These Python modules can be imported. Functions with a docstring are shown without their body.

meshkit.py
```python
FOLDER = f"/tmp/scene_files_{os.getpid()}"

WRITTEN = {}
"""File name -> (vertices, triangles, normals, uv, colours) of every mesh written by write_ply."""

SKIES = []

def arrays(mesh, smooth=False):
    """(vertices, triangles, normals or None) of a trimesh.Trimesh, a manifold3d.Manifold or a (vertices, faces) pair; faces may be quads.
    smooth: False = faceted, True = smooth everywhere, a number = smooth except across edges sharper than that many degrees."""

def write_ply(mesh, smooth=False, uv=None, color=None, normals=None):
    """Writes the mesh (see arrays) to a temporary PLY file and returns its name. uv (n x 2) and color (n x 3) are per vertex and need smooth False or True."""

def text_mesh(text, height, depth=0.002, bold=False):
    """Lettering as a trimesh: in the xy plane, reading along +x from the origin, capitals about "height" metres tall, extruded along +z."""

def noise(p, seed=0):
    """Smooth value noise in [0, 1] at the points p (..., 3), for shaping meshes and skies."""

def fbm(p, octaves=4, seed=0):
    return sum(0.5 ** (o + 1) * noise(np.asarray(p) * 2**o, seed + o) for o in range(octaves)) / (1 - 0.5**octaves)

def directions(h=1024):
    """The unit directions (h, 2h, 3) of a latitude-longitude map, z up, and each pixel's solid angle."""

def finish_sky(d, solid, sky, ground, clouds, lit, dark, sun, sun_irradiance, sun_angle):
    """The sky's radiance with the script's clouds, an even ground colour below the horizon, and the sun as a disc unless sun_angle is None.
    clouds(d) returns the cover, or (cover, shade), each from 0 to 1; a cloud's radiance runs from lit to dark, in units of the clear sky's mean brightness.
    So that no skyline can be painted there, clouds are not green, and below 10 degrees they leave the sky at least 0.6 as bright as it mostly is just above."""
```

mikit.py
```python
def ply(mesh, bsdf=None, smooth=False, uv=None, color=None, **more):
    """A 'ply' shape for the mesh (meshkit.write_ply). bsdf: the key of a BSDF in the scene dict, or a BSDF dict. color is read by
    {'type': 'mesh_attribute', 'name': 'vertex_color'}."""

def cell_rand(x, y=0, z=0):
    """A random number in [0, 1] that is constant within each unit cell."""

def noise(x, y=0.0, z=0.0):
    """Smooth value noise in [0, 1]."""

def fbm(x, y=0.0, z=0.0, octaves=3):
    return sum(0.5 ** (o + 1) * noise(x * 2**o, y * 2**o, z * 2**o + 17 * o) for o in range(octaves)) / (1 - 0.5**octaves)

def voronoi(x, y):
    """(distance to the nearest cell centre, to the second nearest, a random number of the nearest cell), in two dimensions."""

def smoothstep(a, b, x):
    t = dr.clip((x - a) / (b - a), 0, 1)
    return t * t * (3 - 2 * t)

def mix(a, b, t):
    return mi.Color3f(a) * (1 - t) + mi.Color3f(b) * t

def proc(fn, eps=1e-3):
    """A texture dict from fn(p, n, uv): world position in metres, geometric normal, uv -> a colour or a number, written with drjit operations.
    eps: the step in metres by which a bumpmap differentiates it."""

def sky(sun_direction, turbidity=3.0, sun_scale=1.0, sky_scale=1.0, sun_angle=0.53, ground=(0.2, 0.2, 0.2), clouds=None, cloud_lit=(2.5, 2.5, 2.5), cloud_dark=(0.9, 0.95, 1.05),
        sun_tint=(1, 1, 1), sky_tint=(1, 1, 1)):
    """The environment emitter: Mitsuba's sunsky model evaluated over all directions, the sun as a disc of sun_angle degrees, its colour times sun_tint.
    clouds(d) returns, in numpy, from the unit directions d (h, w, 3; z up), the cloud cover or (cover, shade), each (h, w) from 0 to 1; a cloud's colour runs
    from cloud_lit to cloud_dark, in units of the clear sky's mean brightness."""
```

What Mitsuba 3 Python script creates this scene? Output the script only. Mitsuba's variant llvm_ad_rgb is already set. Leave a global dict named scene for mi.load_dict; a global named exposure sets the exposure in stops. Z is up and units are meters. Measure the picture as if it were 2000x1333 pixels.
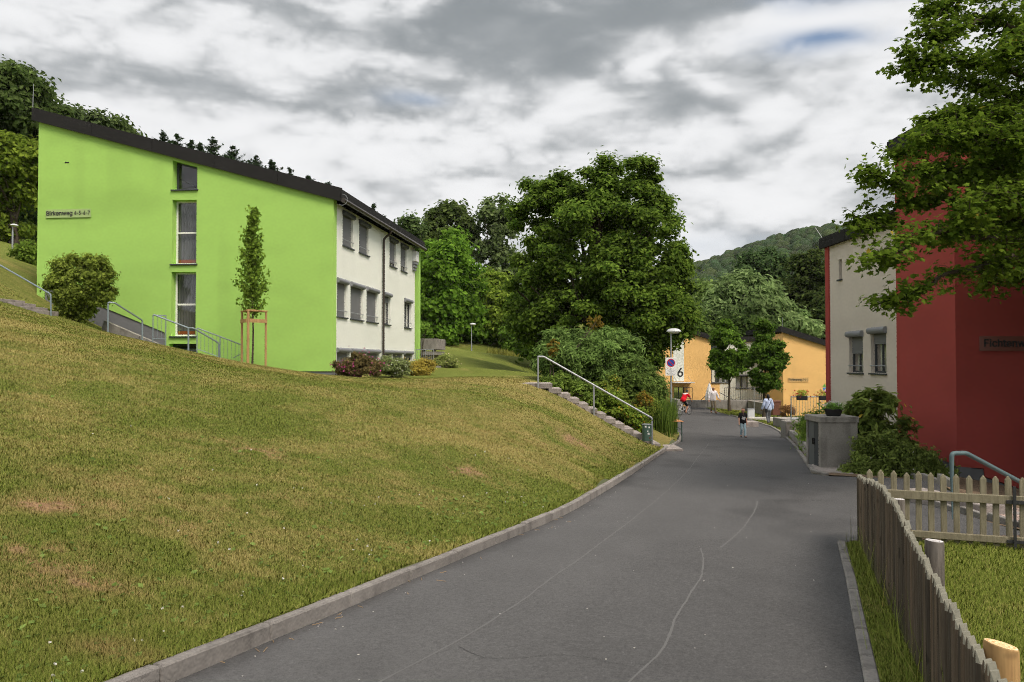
import math, random
import numpy as np, trimesh, mitsuba as mi, mikit, meshkit, manifold3d
import drjit as dr
from shapely.geometry import Polygon
from scipy.interpolate import RBFInterpolator, PchipInterpolator
from mikit import noise, fbm, smoothstep, mix, cell_rand

# ------------------------------------------------------------------ camera, sky, exposure
T = mi.ScalarTransform4f
scene, labels = {}, {}
F, CX, CY, CAMZ = 1600.0, 1000.0, 666.5, 1.6
PITCH = math.atan((705 - CY) / F)
scene['camera'] = dict(type='perspective', fov=math.degrees(2 * math.atan(1000 / F)), fov_axis='x', near_clip=0.05, far_clip=5000.0,
                       to_world=T().look_at(origin=[0, 0, CAMZ], target=[0, math.cos(PITCH), CAMZ + math.sin(PITCH)], up=[0, 0, 1]))
SUN = (0.42, -0.62, 0.90)


def clouds(d):
    az, el = np.arctan2(d[..., 0], d[..., 1]), np.arcsin(np.clip(d[..., 2], 0, 1))
    q = d * np.array([9.0, 9.0, 18.0]) + np.array([3.3, 1.7, 0.4])
    warp = np.stack([meshkit.fbm(q * 1.1, 3, 5), meshkit.fbm(q * 1.1, 3, 6), meshkit.fbm(q * 1.1, 3, 7)], -1) - 0.5
    q = q + warp * 0.55
    a = meshkit.fbm(q, 6, 1)
    low = meshkit.fbm(q + np.array([0.1, 0, -0.55]), 5, 1)
    big = meshkit.fbm(q * 0.42 + 7.7, 4, 3)
    puff = 0.2
    for o in range(5):      # billows: rounded bright heads with darker creases
        puff = puff - 0.62 * 0.58 ** o * (np.abs(2 * meshkit.noise(q * 1.7 * 2.05 ** o + 3.1 * o, 9 + o) - 1) - 0.37)

    def blob(x, y, rx, ry):
        u = (az - x) / rx + (a - 0.5) * 2.6 + (puff - 0.2) * 0.8
        v = (el - y) / ry + (big - 0.5) * 1.6 + (meshkit.noise(q * 2.0, 12) - 0.5) * 1.2
        return np.exp(-(u * u + v * v))

    hole = blob(0.362, 0.350, 0.05, 0.012) + 0.9 * blob(0.42, 0.402, 0.09, 0.016) + 0.5 * blob(-0.105, 0.312, 0.04, 0.008) + 0.8 * blob(-0.44, 0.41, 0.07, 0.012) + 0.22 * blob(0.22, 0.137, 0.16, 0.014)
    cover = np.clip(1.0 - 0.5 * np.clip((0.40 - a) * 6, 0, 1) * np.clip((el - 0.5) * 4, 0, 1) - 0.9 * hole, 0, 1)
    g = -0.01 + (low - a) * 1.9 + (big - 0.5) * 0.55 + (puff - 0.2) * 0.9
    g = g + 1.1 * blob(0.13, 0.398, 0.25, 0.062) + 0.55 * blob(0.13, 0.52, 0.4, 0.10) + 0.50 * blob(-0.31, 0.405, 0.15, 0.040) + 0.32 * blob(0.10, 0.295, 0.22, 0.020) + 0.25 * blob(-0.40, 0.345, 0.14, 0.03)
    g = g + 0.34 * blob(0.22, 0.222, 0.15, 0.014) + 0.22 * blob(0.02, 0.255, 0.2, 0.016) - 0.30 * blob(0.40, 0.285, 0.13, 0.055) - 0.12 * blob(-0.2, 0.24, 0.25, 0.05) - 0.15 * blob(0.30, 0.18, 0.2, 0.02)
    g = np.where(g > 0.66, 0.66 + 0.34 * (1 - np.exp(-np.clip(g - 0.66, 0, 9) / 0.45)), g)
    g = np.where(g < 0.16, 0.16 - 0.16 * (1 - np.exp(-np.clip(0.16 - g, 0, 9) / 0.28)), g)
    return cover, np.clip(g, 0, 1)


scene['sky'] = mikit.sky(SUN, turbidity=3.2, sun_scale=0.78, sun_angle=24.0, sun_tint=(0.94, 1.0, 1.16), sky_scale=1.0, ground=(0.10, 0.11, 0.06), clouds=clouds,
                         cloud_lit=(3.3, 3.32, 3.36), cloud_dark=(0.98, 1.08, 1.15))
exposure = 1.66

# ------------------------------------------------------------------ helpers
SP, CP = math.sin(PITCH), math.cos(PITCH)


def ray(px, py):
    a, b = (px - CX) / F, (CY - py) / F
    return np.array([a, CP - SP * b, SP + CP * b])


def at(px, py, d):
    r = ray(px, py)
    return np.array([0, 0, CAMZ]) + r * (d / r[1])


def numbered(key):
    if key not in scene and key not in labels and not any(k.startswith(key + '__') for k in scene):
        return key
    i = 1
    while True:
        k = f'{key}_{i:03d}'
        if k not in scene and k not in labels and not any(s.startswith(k + '__') for s in scene):
            return k
        i += 1


COUNT = {}


def free(key):
    """fast numbering for parts"""
    if key not in COUNT:
        COUNT[key] = 0
        return key
    COUNT[key] += 1
    return f'{key}_{COUNT[key]:03d}'


def part(parent, name, mesh, mat, smooth=False, color=None, uv=None, kind=None, label=None, to_world=None):
    key = free(f'{parent}__{name}' if parent else name)
    if isinstance(mesh, list):
        mesh = trimesh.util.concatenate(mesh)
    scene[key] = mesh if isinstance(mesh, dict) else mikit.ply(mesh, mat, smooth=smooth, color=color, uv=uv)
    if to_world is not None:
        scene[key] = {**scene[key], 'to_world': to_world}
    if kind or label:
        labels[key] = {k: v for k, v in (('kind', kind), ('label', label)) if v}
    return key


def thing(name, label, cat, group=None):
    key = free(name)
    labels[key] = {'label': label, 'category': cat}
    if group:
        labels[key]['group'] = group
    return key


def tag(key, label=None, cat=None, kind=None, group=None):
    labels[key] = {k: v for k, v in (('label', label), ('category', cat), ('kind', kind), ('group', group)) if v}
    return key


def box(x0, x1, y0, y1, z0, z1, c=0.0):
    if c > 0:
        p = []
        for sx in (0, 1):
            for sy in (0, 1):
                for sz in (0, 1):
                    X, Y, Z = (x0, x1)[sx], (y0, y1)[sy], (z0, z1)[sz]
                    ix, iy, iz = (1, -1)[sx] * c, (1, -1)[sy] * c, (1, -1)[sz] * c
                    p += [(X, Y + iy, Z + iz), (X + ix, Y, Z + iz), (X + ix, Y + iy, Z)]
        return trimesh.convex.convex_hull(np.array(p))
    m = trimesh.creation.box((x1 - x0, y1 - y0, z1 - z0))
    m.apply_translation(((x0 + x1) / 2, (y0 + y1) / 2, (z0 + z1) / 2))
    return m


def place(m, x, y, z, yaw=0.0):
    m = m.copy()
    c, s = math.cos(yaw), math.sin(yaw)
    m.apply_transform(np.array([[c, -s, 0, x], [s, c, 0, y], [0, 0, 1, z], [0, 0, 0, 1.0]]))
    return m


def tube(pts, rad, sides=8, cap=True):
    p = np.asarray(pts, float)
    n = len(p)
    r = np.broadcast_to(np.asarray(rad, float), (n,))
    t = np.gradient(p, axis=0)
    t /= np.linalg.norm(t, axis=1, keepdims=True) + 1e-12
    ref = np.array([0.0, 0, 1]) if abs(t[:, 2]).mean() < 0.8 else np.array([1.0, 0, 0])
    a = np.cross(t, ref)
    a /= np.linalg.norm(a, axis=1, keepdims=True) + 1e-12
    b = np.cross(t, a)
    ang = np.arange(sides) * 2 * np.pi / sides
    v = p[:, None] + r[:, None, None] * (np.cos(ang)[None, :, None] * a[:, None] + np.sin(ang)[None, :, None] * b[:, None])
    i, j = np.meshgrid(np.arange(n - 1), np.arange(sides), indexing='ij')
    q = np.stack([i * sides + j, i * sides + (j + 1) % sides, (i + 1) * sides + (j + 1) % sides, (i + 1) * sides + j], -1).reshape(-1, 4)
    f = np.vstack([q[:, [0, 1, 2]], q[:, [0, 2, 3]]])
    v = v.reshape(-1, 3)
    if cap:
        v = np.vstack([v, p[:1], p[-1:]])
        k = np.arange(sides)
        f = np.vstack([f, np.stack([(k + 1) % sides, k, k * 0 + n * sides], 1), np.stack([k + (n - 1) * sides, (k + 1) % sides + (n - 1) * sides, k * 0 + n * sides + 1], 1)])
    return trimesh.Trimesh(v, f, process=False)


def bar(p, q, r, sides=8):
    return tube([p, q], r, sides)


def rounded(pts, rad=0.12, n=5):
    """polyline with rounded corners"""
    pts = [np.asarray(p, float) for p in pts]
    out = [pts[0]]
    for a, b, c in zip(pts[:-2], pts[1:-1], pts[2:]):
        u, w = (a - b), (c - b)
        k = min(rad, np.linalg.norm(u) / 2, np.linalg.norm(w) / 2)
        p, q = b + u / np.linalg.norm(u) * k, b + w / np.linalg.norm(w) * k
        for t in np.linspace(0, 1, n):
            out.append((1 - t) ** 2 * p + 2 * t * (1 - t) * b + t * t * q)
    return np.array(out + [pts[-1]])


class Wall:
    """a vertical plane: origin o, u to the right as seen from outside, n outward"""

    def __init__(s, o, u):
        s.o, s.u = np.array(o, float), np.array([u[0], u[1], 0.0]) / math.hypot(u[0], u[1])
        s.n = np.cross(s.u, [0, 0, 1.0])
        s.m = np.eye(4)
        s.m[:3, 0], s.m[:3, 1], s.m[:3, 2], s.m[:3, 3] = s.u, [0, 0, 1], s.n, s.o

    def pix(s, px, py):
        r = ray(px, py)
        c = np.array([0, 0, CAMZ])
        p = c + r * (np.dot(s.o - c, s.n) / np.dot(r, s.n))
        return float(np.dot(p - s.o, s.u)), float(p[2])

    def put(s, m):
        m = m.copy()
        m.apply_transform(s.m)
        return m

    def box(s, u0, u1, z0, z1, n0, n1, c=0.0):
        return s.put(box(u0, u1, z0, z1, n0, n1, c))

    def panel(s, poly, holes=(), thick=0.3):
        g = Polygon(poly, [list(h) for h in holes])
        m = trimesh.creation.extrude_polygon(g, thick, engine='earcut')
        m.apply_translation((0, 0, -thick))
        return s.put(m)

    def text(s, txt, u, z, h, n, bold=False, fit=None):
        m = meshkit.text_mesh(txt, h, 0.012, bold)
        if fit:
            m.apply_translation((-m.bounds[0][0], 0, 0))
            m.apply_scale((fit / m.bounds[1][0], 1, 1))
        m.apply_translation((u, z, n))
        return s.put(m)


# ------------------------------------------------------------------ materials
def plain(name, col, rough=0.6, spec=0.3, metal=0.0, **k):
    scene[name] = {'type': 'twosided', 'b': {'type': 'principled', 'base_color': {'type': 'rgb', 'value': list(col)}, 'roughness': rough, 'specular': spec, 'metallic': metal, **k}}
    return name


def procm(name, fn, rough=0.8, spec=0.25, bump=None, bscale=0.002, eps=2e-3, **k):
    b = {'type': 'principled', 'base_color': mikit.proc(fn), 'roughness': rough, 'specular': spec, **k}
    if bump is not None:
        b = {'type': 'bumpmap', 'arbitrary': mikit.proc(bump, eps), 'scale': bscale, 'bsdf': b}
    scene[name] = {'type': 'twosided', 'b': b}
    return name


def plaster(name, col, dirt=0.10):
    c = mi.Color3f(*col)

    def fn(p, n, uv):
        big = fbm(p.x * 0.35, p.y * 0.35, p.z * 0.8, 3)
        streak = noise(p.x * 1.6, p.y * 1.6, p.z * 0.22)
        course = noise(p.z * 1.9 + 40.0, p.x * 0.05, p.y * 0.05)
        grain = noise(p.x * 16, p.y * 16, p.z * 16)
        v = 1 - dirt * (smoothstep(0.45, 0.85, big) * 0.8 + smoothstep(0.6, 0.95, streak) * 0.45 + (course - 0.5) * 0.35) + (grain - 0.5) * 0.06
        return c * v
    return procm(name, fn, 0.9, 0.2)


plaster('m_green', (0.352, 0.590, 0.135), 0.15)
plaster('m_cream', (0.73, 0.755, 0.68))
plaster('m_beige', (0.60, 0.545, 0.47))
plaster('m_yellow', (0.80, 0.50, 0.19))
plaster('m_red', (0.355, 0.066, 0.056), 0.14)
plaster('m_plinth', (0.17, 0.175, 0.185), 0.25)


def concrete_fn(base, warm):
    def fn(p, n, uv):
        b = fbm(p.x * 1.7, p.y * 1.7, p.z * 2.3, 4)
        g = noise(p.x * 70, p.y * 70, p.z * 70)
        st = fbm(p.x * 9, p.y * 9, p.z * 2.2, 2)
        v = base * (0.72 + 0.55 * b + 0.34 * (g - 0.5) - 0.30 * smoothstep(0.45, 0.8, st))
        return mi.Color3f(v * warm[0], v * warm[1], v * warm[2])
    return fn


procm('m_concrete', concrete_fn(0.245, (1.06, 1.0, 0.91)), 0.9, 0.2, lambda p, n, uv: noise(p.x * 60, p.y * 60, p.z * 60), 0.003)
procm('m_kerb', concrete_fn(0.19, (1.06, 1.0, 0.93)), 0.9, 0.2, lambda p, n, uv: fbm(p.x * 40, p.y * 40, p.z * 40, 3), 0.006)
procm('m_step', concrete_fn(0.24, (1.12, 1.0, 0.92)), 0.9, 0.2)


def asphalt(p, n, uv):
    big = fbm(p.x * 0.5, p.y * 0.22, 3.0, 4)
    mid = fbm(p.x * 2.3, p.y * 1.6, 7.0, 3)
    g = noise(p.x * 140, p.y * 140, 0.0)
    g2 = noise(p.x * 45, p.y * 45, 5.0)
    v = 0.068 * (0.74 + 0.34 * big + 0.22 * mid + 0.5 * (g - 0.5) + 0.25 * (g2 - 0.5))
    pale = smoothstep(0.88, 0.98, noise(p.x * 40, p.y * 40, 9.0)) * 0.02
    v = v + pale
    dk = smoothstep(0.62, 0.8, fbm(p.x * 0.9 + 11, p.y * 0.5, 1.0, 3)) * 0.22
    # uv.x: 0 at the left edge, 1 at the right edge: washed-in dirt along the kerb
    v = v * (1 + 0.09 * smoothstep(0.52, 0.40, uv.x + (mid - 0.5) * 0.06))
    edge = smoothstep(0.06, 0.0, uv.x + (mid - 0.5) * 0.05) * 0.25
    v = v * (1 - dk - edge)
    return mi.Color3f(v * 1.005, v * 1.0, v * 0.995)


procm('m_asphalt', asphalt, 0.82, 0.35, lambda p, n, uv: noise(p.x * 110, p.y * 110, 0.0), 0.004)


def lawn_fn(p, n, uv):
    g = fbm(p.x * 22, p.y * 22, p.z * 5, 3)
    fine = noise(p.x * 75, p.y * 75, 0.0)
    green = mix((0.075, 0.095, 0.018), (0.125, 0.150, 0.030), g)
    dry = mix((0.16, 0.135, 0.040), (0.26, 0.215, 0.080), g)
    soil = mix((0.19, 0.115, 0.060), (0.30, 0.19, 0.115), g)
    c = mix(green, dry, dr.clip(uv.x + (g - 0.5) * 0.5, 0, 1))
    c = mix(c, soil, smoothstep(0.3, 0.7, uv.y + (g - 0.5) * 0.6))
    return c * (0.66 + 0.42 * fine)


procm('m_lawn', lawn_fn, 0.95, 0.1)


def soil_fn(p, n, uv):
    g = fbm(p.x * 9, p.y * 9, p.z * 4, 4)
    f = noise(p.x * 60, p.y * 60, 0.0)
    return mix((0.07, 0.052, 0.035), (0.16, 0.115, 0.08), g) * (0.6 + 0.8 * f)


procm('m_soil', soil_fn, 0.95, 0.1)


def gravel_fn(p, n, uv):
    f1, f2, r = mikit.voronoi(p.x * 32, p.y * 32)
    return mix((0.22, 0.15, 0.12), (0.45, 0.36, 0.32), r) * smoothstep(0.0, 0.25, f2 - f1)


procm('m_gravel', gravel_fn, 0.9, 0.2)


def roof_fn(p, n, uv):
    b = fbm(p.x * 2, p.y * 2, p.z * 2, 3)
    g = noise(p.x * 130, p.y * 130, p.z * 130)
    v = 0.016 * (0.7 + 0.5 * b + 0.5 * (g - 0.5))
    return mi.Color3f(v * 1.02, v, v)


procm('m_roof', roof_fn, 0.75, 0.25)


def wood_fn(p, n, uv):
    # uv.x: tone of the piece, uv.y: 0..1 up the piece
    k = cell_rand(uv.x * 977.0, 1.0, 2.0)
    gr = fbm(p.x * 70 + k * 50, p.y * 70, p.z * 3.0, 3)
    fine = noise(p.x * 210, p.y * 210, p.z * 7 + k * 30)
    knot = smoothstep(0.80, 0.9, noise(p.x * 16 + k * 9, p.y * 16, p.z * 10))
    c = mix((0.085, 0.066, 0.048), (0.20, 0.172, 0.135), gr)
    c = mix(c, (0.15, 0.095, 0.055), 0.45 * k)
    c = c * (0.72 + 0.45 * fine) * (1 - 0.45 * knot) * (0.48 + 0.60 * k)
    c = dr.select(n.z > 0.25, mix((0.17, 0.165, 0.13), (0.30, 0.29, 0.23), gr), c)
    alg = smoothstep(0.3, 0.05, uv.y + 0.2 * (gr - 0.5))
    return mix(c, (0.075, 0.082, 0.035), 0.45 * alg)


procm('m_wood', wood_fn, 0.88, 0.2)


def pale_wood_fn(p, n, uv):
    gr = fbm(p.x * 60, p.y * 60, p.z * 4.0, 3)
    f = noise(p.x * 200, p.y * 200, p.z * 10)
    return mix((0.14, 0.125, 0.082), (0.27, 0.245, 0.170), gr) * (0.75 + 0.4 * f)


procm('m_pale_wood', pale_wood_fn, 0.88, 0.2)


def fresh_wood_fn(p, n, uv):
    gr = fbm(p.x * 45, p.y * 45, p.z * 3.0, 3)
    f = noise(p.x * 160, p.y * 160, p.z * 8)
    knot = smoothstep(0.84, 0.92, noise(p.x * 14, p.y * 14, p.z * 9))
    return mix((0.31, 0.175, 0.075), (0.52, 0.34, 0.15), gr) * (0.8 + 0.3 * f) * (1 - 0.5 * knot)


procm('m_fresh_wood', fresh_wood_fn, 0.7, 0.25)


def ring_fn(p, n, uv):
    r = dr.sqrt(dr.square(uv.x) + dr.square(uv.y))
    a = noise(uv.x * 30, uv.y * 30, 0.0)
    ring = 0.5 + 0.5 * dr.sin(r * 330 + a * 3)
    return mix((0.50, 0.30, 0.13), (0.78, 0.58, 0.34), ring) * (0.85 + 0.3 * a)


procm('m_rings', ring_fn, 0.8, 0.2)


def bark_fn(p, n, uv):
    g = fbm(p.x * 14, p.y * 14, p.z * 3.5, 4)
    f = noise(p.x * 60, p.y * 60, p.z * 18)
    return mix((0.030, 0.024, 0.018), (0.13, 0.105, 0.08), g) * (0.7 + 0.5 * f)


procm('m_bark', bark_fn, 0.95, 0.1)
scene['m_leaf'] = {'type': 'principledthin', 'base_color': {'type': 'mesh_attribute', 'name': 'vertex_color'}, 'roughness': 0.55, 'spec_trans': 0.0, 'diff_trans': 1.0, 'eta': 1.4}
scene['m_tint'] = {'type': 'twosided', 'b': {'type': 'principled', 'base_color': {'type': 'mesh_attribute', 'name': 'vertex_color'}, 'roughness': 0.75, 'specular': 0.2}}
scene['m_blade'] = {'type': 'twosided', 'b': {'type': 'diffuse', 'reflectance': {'type': 'mesh_attribute', 'name': 'vertex_color'}}}
plain('m_galv', (0.36, 0.38, 0.40), 0.5, 0.4, 0.55)
plain('m_rail_paint', (0.22, 0.27, 0.30), 0.5, 0.4, 0.3)
plain('m_old_rail', (0.10, 0.15, 0.16), 0.6, 0.35, 0.2)
plain('m_dark_metal', (0.035, 0.036, 0.038), 0.45, 0.4, 0.2)
plain('m_gutter', (0.060, 0.048, 0.040), 0.35, 0.5, 0.4)
plain('m_anthracite', (0.045, 0.05, 0.056), 0.45, 0.4)
plain('m_box_grey', (0.20, 0.21, 0.225), 0.5, 0.4)
plain('m_white', (0.78, 0.78, 0.76), 0.45, 0.4)
plain('m_lamp', (0.55, 0.57, 0.58), 0.35, 0.5)
plain('m_black', (0.012, 0.012, 0.013), 0.5, 0.4)
plain('m_curtain', (0.10, 0.105, 0.11), 0.9, 0.1)
plain('m_curtain_white', (0.50, 0.50, 0.50), 0.9, 0.1)
plain('m_room', (0.03, 0.03, 0.032), 0.9, 0.1)
plain('m_orange_cloth', (0.22, 0.06, 0.02), 0.9, 0.1)
plain('m_sign_face', (0.74, 0.75, 0.74), 0.4, 0.4)
plain('m_sign_blue', (0.02, 0.06, 0.30), 0.4, 0.4)
plain('m_sign_red', (0.50, 0.02, 0.03), 0.4, 0.4)
plain('m_ink', (0.03, 0.03, 0.033), 0.6, 0.2)
plain('m_bin_green', (0.055, 0.10, 0.08), 0.5, 0.4)
plain('m_bin_brown', (0.16, 0.065, 0.045), 0.5, 0.4)
plain('m_table_top', (0.52, 0.24, 0.10), 0.45, 0.4)
plain('m_table_leg', (0.03, 0.075, 0.06), 0.5, 0.4)
plain('m_seam', (0.112, 0.112, 0.110), 0.75, 0.3)
plain('m_crack', (0.030, 0.030, 0.030), 0.9, 0.1)
plain('m_door_grey', (0.10, 0.108, 0.115), 0.5, 0.4)
plain('m_dark_door', (0.045, 0.05, 0.06), 0.5, 0.4)
plain('m_fence_rail', (0.24, 0.22, 0.17), 0.85, 0.2)
plain('m_stone_white', (0.50, 0.48, 0.44), 0.8, 0.2)


def slat_fn(p, n, uv):
    t = p.z * 22.0
    f = t - dr.floor(t)
    v = 0.155 * (0.94 + 0.12 * noise(p.x * 3, p.y * 3, p.z * 3))
    return mi.Color3f(v * 0.97, v, v * 1.03) * (1 - 0.0 * f)


procm('m_shutter', slat_fn, 0.5, 0.4, lambda p, n, uv: dr.abs(dr.sin(p.z * 22.0 * math.pi)), 0.006)
scene['m_glass'] = {'type': 'thindielectric', 'int_ior': 1.5}
plain('m_plate', (0.42, 0.40, 0.33), 0.25, 0.6)
plain('m_plate_red', (0.20, 0.075, 0.06), 0.25, 0.6)
plain('m_plate_green', (0.33, 0.45, 0.17), 0.25, 0.6)
plain('m_plate_yellow', (0.62, 0.40, 0.16), 0.25, 0.6)

# ------------------------------------------------------------------ ground plan (camera over (0, 0), +y ahead)
_prof = PchipInterpolator([-12, 0, 10, 25, 33, 42, 55, 62, 75], [1.05, 1.6, 2.08, 2.80, 3.12, 3.38, 3.52, 3.46, 3.4])
KL = PchipInterpolator([-12, -3, 4.69, 5.38, 6.06, 7.03, 8.76, 11.4, 14.5, 18.8, 26.0, 27.2, 32.7, 40, 46, 56, 66],
                       [-9.2, -5.3, -1.946, -1.667, -1.38, -1.0, -0.307, 0.71, 1.63, 2.87, 4.9, 5.25, 6.75, 7.9, 8.7, 9.8, 10.2])
_kr = np.array([(-12, -4.2), (-3, -0.85), (4.86, 2.06), (5.95, 2.46), (7.55, 3.05), (9.27, 3.66), (9.42, 4.0), (9.72, 6.15), (11.7, 6.3), (13.5, 7.4), (16.2, 8.3), (17.0, 8.2), (17.45, 6.65), (18.2, 6.62), (19.2, 6.95),
                (22, 7.8), (26, 9.0), (29, 9.9), (33, 11.0), (38, 12.35), (42, 13.2), (47, 13.75), (52, 14.0), (60, 14.3), (66, 14.5)])


def KR(y):
    return np.interp(y, _kr[:, 0], _kr[:, 1])


def zroad(y):
    return CAMZ - _prof(np.clip(y, -12, 75))


ctrl = []
for y in np.concatenate([np.arange(-10, 27, 1.5), np.arange(27, 66, 3)]):
    ctrl.append((KL(y) - 0.09, y, zroad(y) + (0.098 if y < 27 else 0.06)))
for y in np.concatenate([np.arange(-10, 9.2, 1.5), np.arange(10, 66, 2.5)]):
    ctrl.append((KR(y) + 0.09, y, zroad(y) + 0.03))
for px, py, d in [(0, 590, 26), (100, 621, 27), (212, 651, 26), (340, 681, 26.5), (430, 702, 27), (510, 716, 27.8), (650, 735, 29.0), (760, 741, 29.5), (850, 738, 31), (940, 734, 36), (1030, 752, 25.6), (940, 757, 23), (800, 752, 24),
                  (650, 752, 23.5), (900, 690, 95), (960, 695, 85), (1040, 700, 62), (980, 712, 50), (880, 716, 45), (1040, 728, 40)]:
    ctrl.append(tuple(at(px, py, d)))
for x, y, z in [(-0.4, 20, 0.62), (-3, 19, 0.95), (-6, 19, 1.35), (-10, 18, 2.1), (-14, 20, 3.0), (-20, 22, 4.4), (-5, 12, 0.85), (-9, 11, 1.55), (-4, 8, 0.45), (-6, 6, 0.70), (-4, 4, 0.28), (-2.5, 7.5, 0.12), (-8, 0, 0.7), (-14, 8, 2.0), (-30, 10, 5),
                (1.5, 25.7, 0.47), (2.6, 25.8, -0.13), (3.7, 25.9, -0.72), (4.4, 26, -1.09), (1.2, 19.5, 0.12), (2.6, 22, -0.48), (0.9, 15, -0.15), (-1.0, 13, 0.18),
                (1.3, 27.6, 0.75), (2.6, 27.6, 0.1), (3.8, 27.6, -0.6), (2, 31, 0.9), (4, 34, 0.5), (5, 30, -0.7), (6.2, 35, -1.1), (6, 41, -0.6), (3, 45, 0.3), (8, 55, -1.5),
                (-9, 60, 3), (-18.9, 31, 4.75), (-14.9, 28.4, 3.05), (-14.0, 28.4, 2.45), (-12.2, 28.4, 1.75), (-15.0, 30.2, 2.7), (-13.5, 30.2, 2.1), (-11.5, 30, 1.45), (-17.5, 30.3, 3.7), (-9, 29.9, 1.2), (-22, 33, 6.2), (-27, 45, 7.5), (-36, 60, 10), (-40, 40, 11), (-40, 90, 15), (-15, 45, 4.0),
                (5, 5, -0.24), (5.5, 8.6, -0.43), (8, 6, -0.42), (8, 2, -0.15), (7.5, 9.5, -0.75), (9.5, 13, -1.0), (12, 16, -1.6), (16, 19, -2.3), (10.8, 20.2, -1.2), (10.9, 24, -1.3), (11, 28, -1.45), (15, 30, -1.6), (15, 12, -1.8), (14, 4, -0.8),
                (14.5, 46, -2.0), (16, 40, -2.1), (20, 50, -2.5), (20, 60, -2.45), (17, 66, -1.9), (14, 66, -1.75), (30, 40, -2.6), (40, 70, -2.0), (12, 80, -0.5), (30, 90, 0.5), (60, 100, 3), (0, 110, 4), (0, 160, 9), (60, 160, 6),
                (-60, 60, 19), (-60, 120, 24), (-30, 140, 17), (-60, 0, 12), (120, 60, 0), (120, 200, 10), (-150, 200, 60), (0, 300, 25), (150, 320, 25), (-150, 50, 50), (60, -12, 0), (-60, -12, 10), (120, -12, 0)]:
    ctrl.append((x, y, z))
ctrl = np.array(ctrl)
_rbf = RBFInterpolator(ctrl[:, :2], ctrl[:, 2], kernel='linear', smoothing=0.02)
_tps = RBFInterpolator(ctrl[:, :2], ctrl[:, 2], kernel='thin_plate_spline', smoothing=0.5, neighbors=40)


def G(x, y):
    """height of the open ground"""
    x, y = np.broadcast_arrays(np.asarray(x, float), np.asarray(y, float))
    p = np.stack([x.ravel(), y.ravel()], 1)
    return _rbf(p).reshape(x.shape)


def g1(x, y):
    if KL(y) < x < KR(y) and y < 66:
        return float(zroad(y))
    return float(G(x, y))


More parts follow.
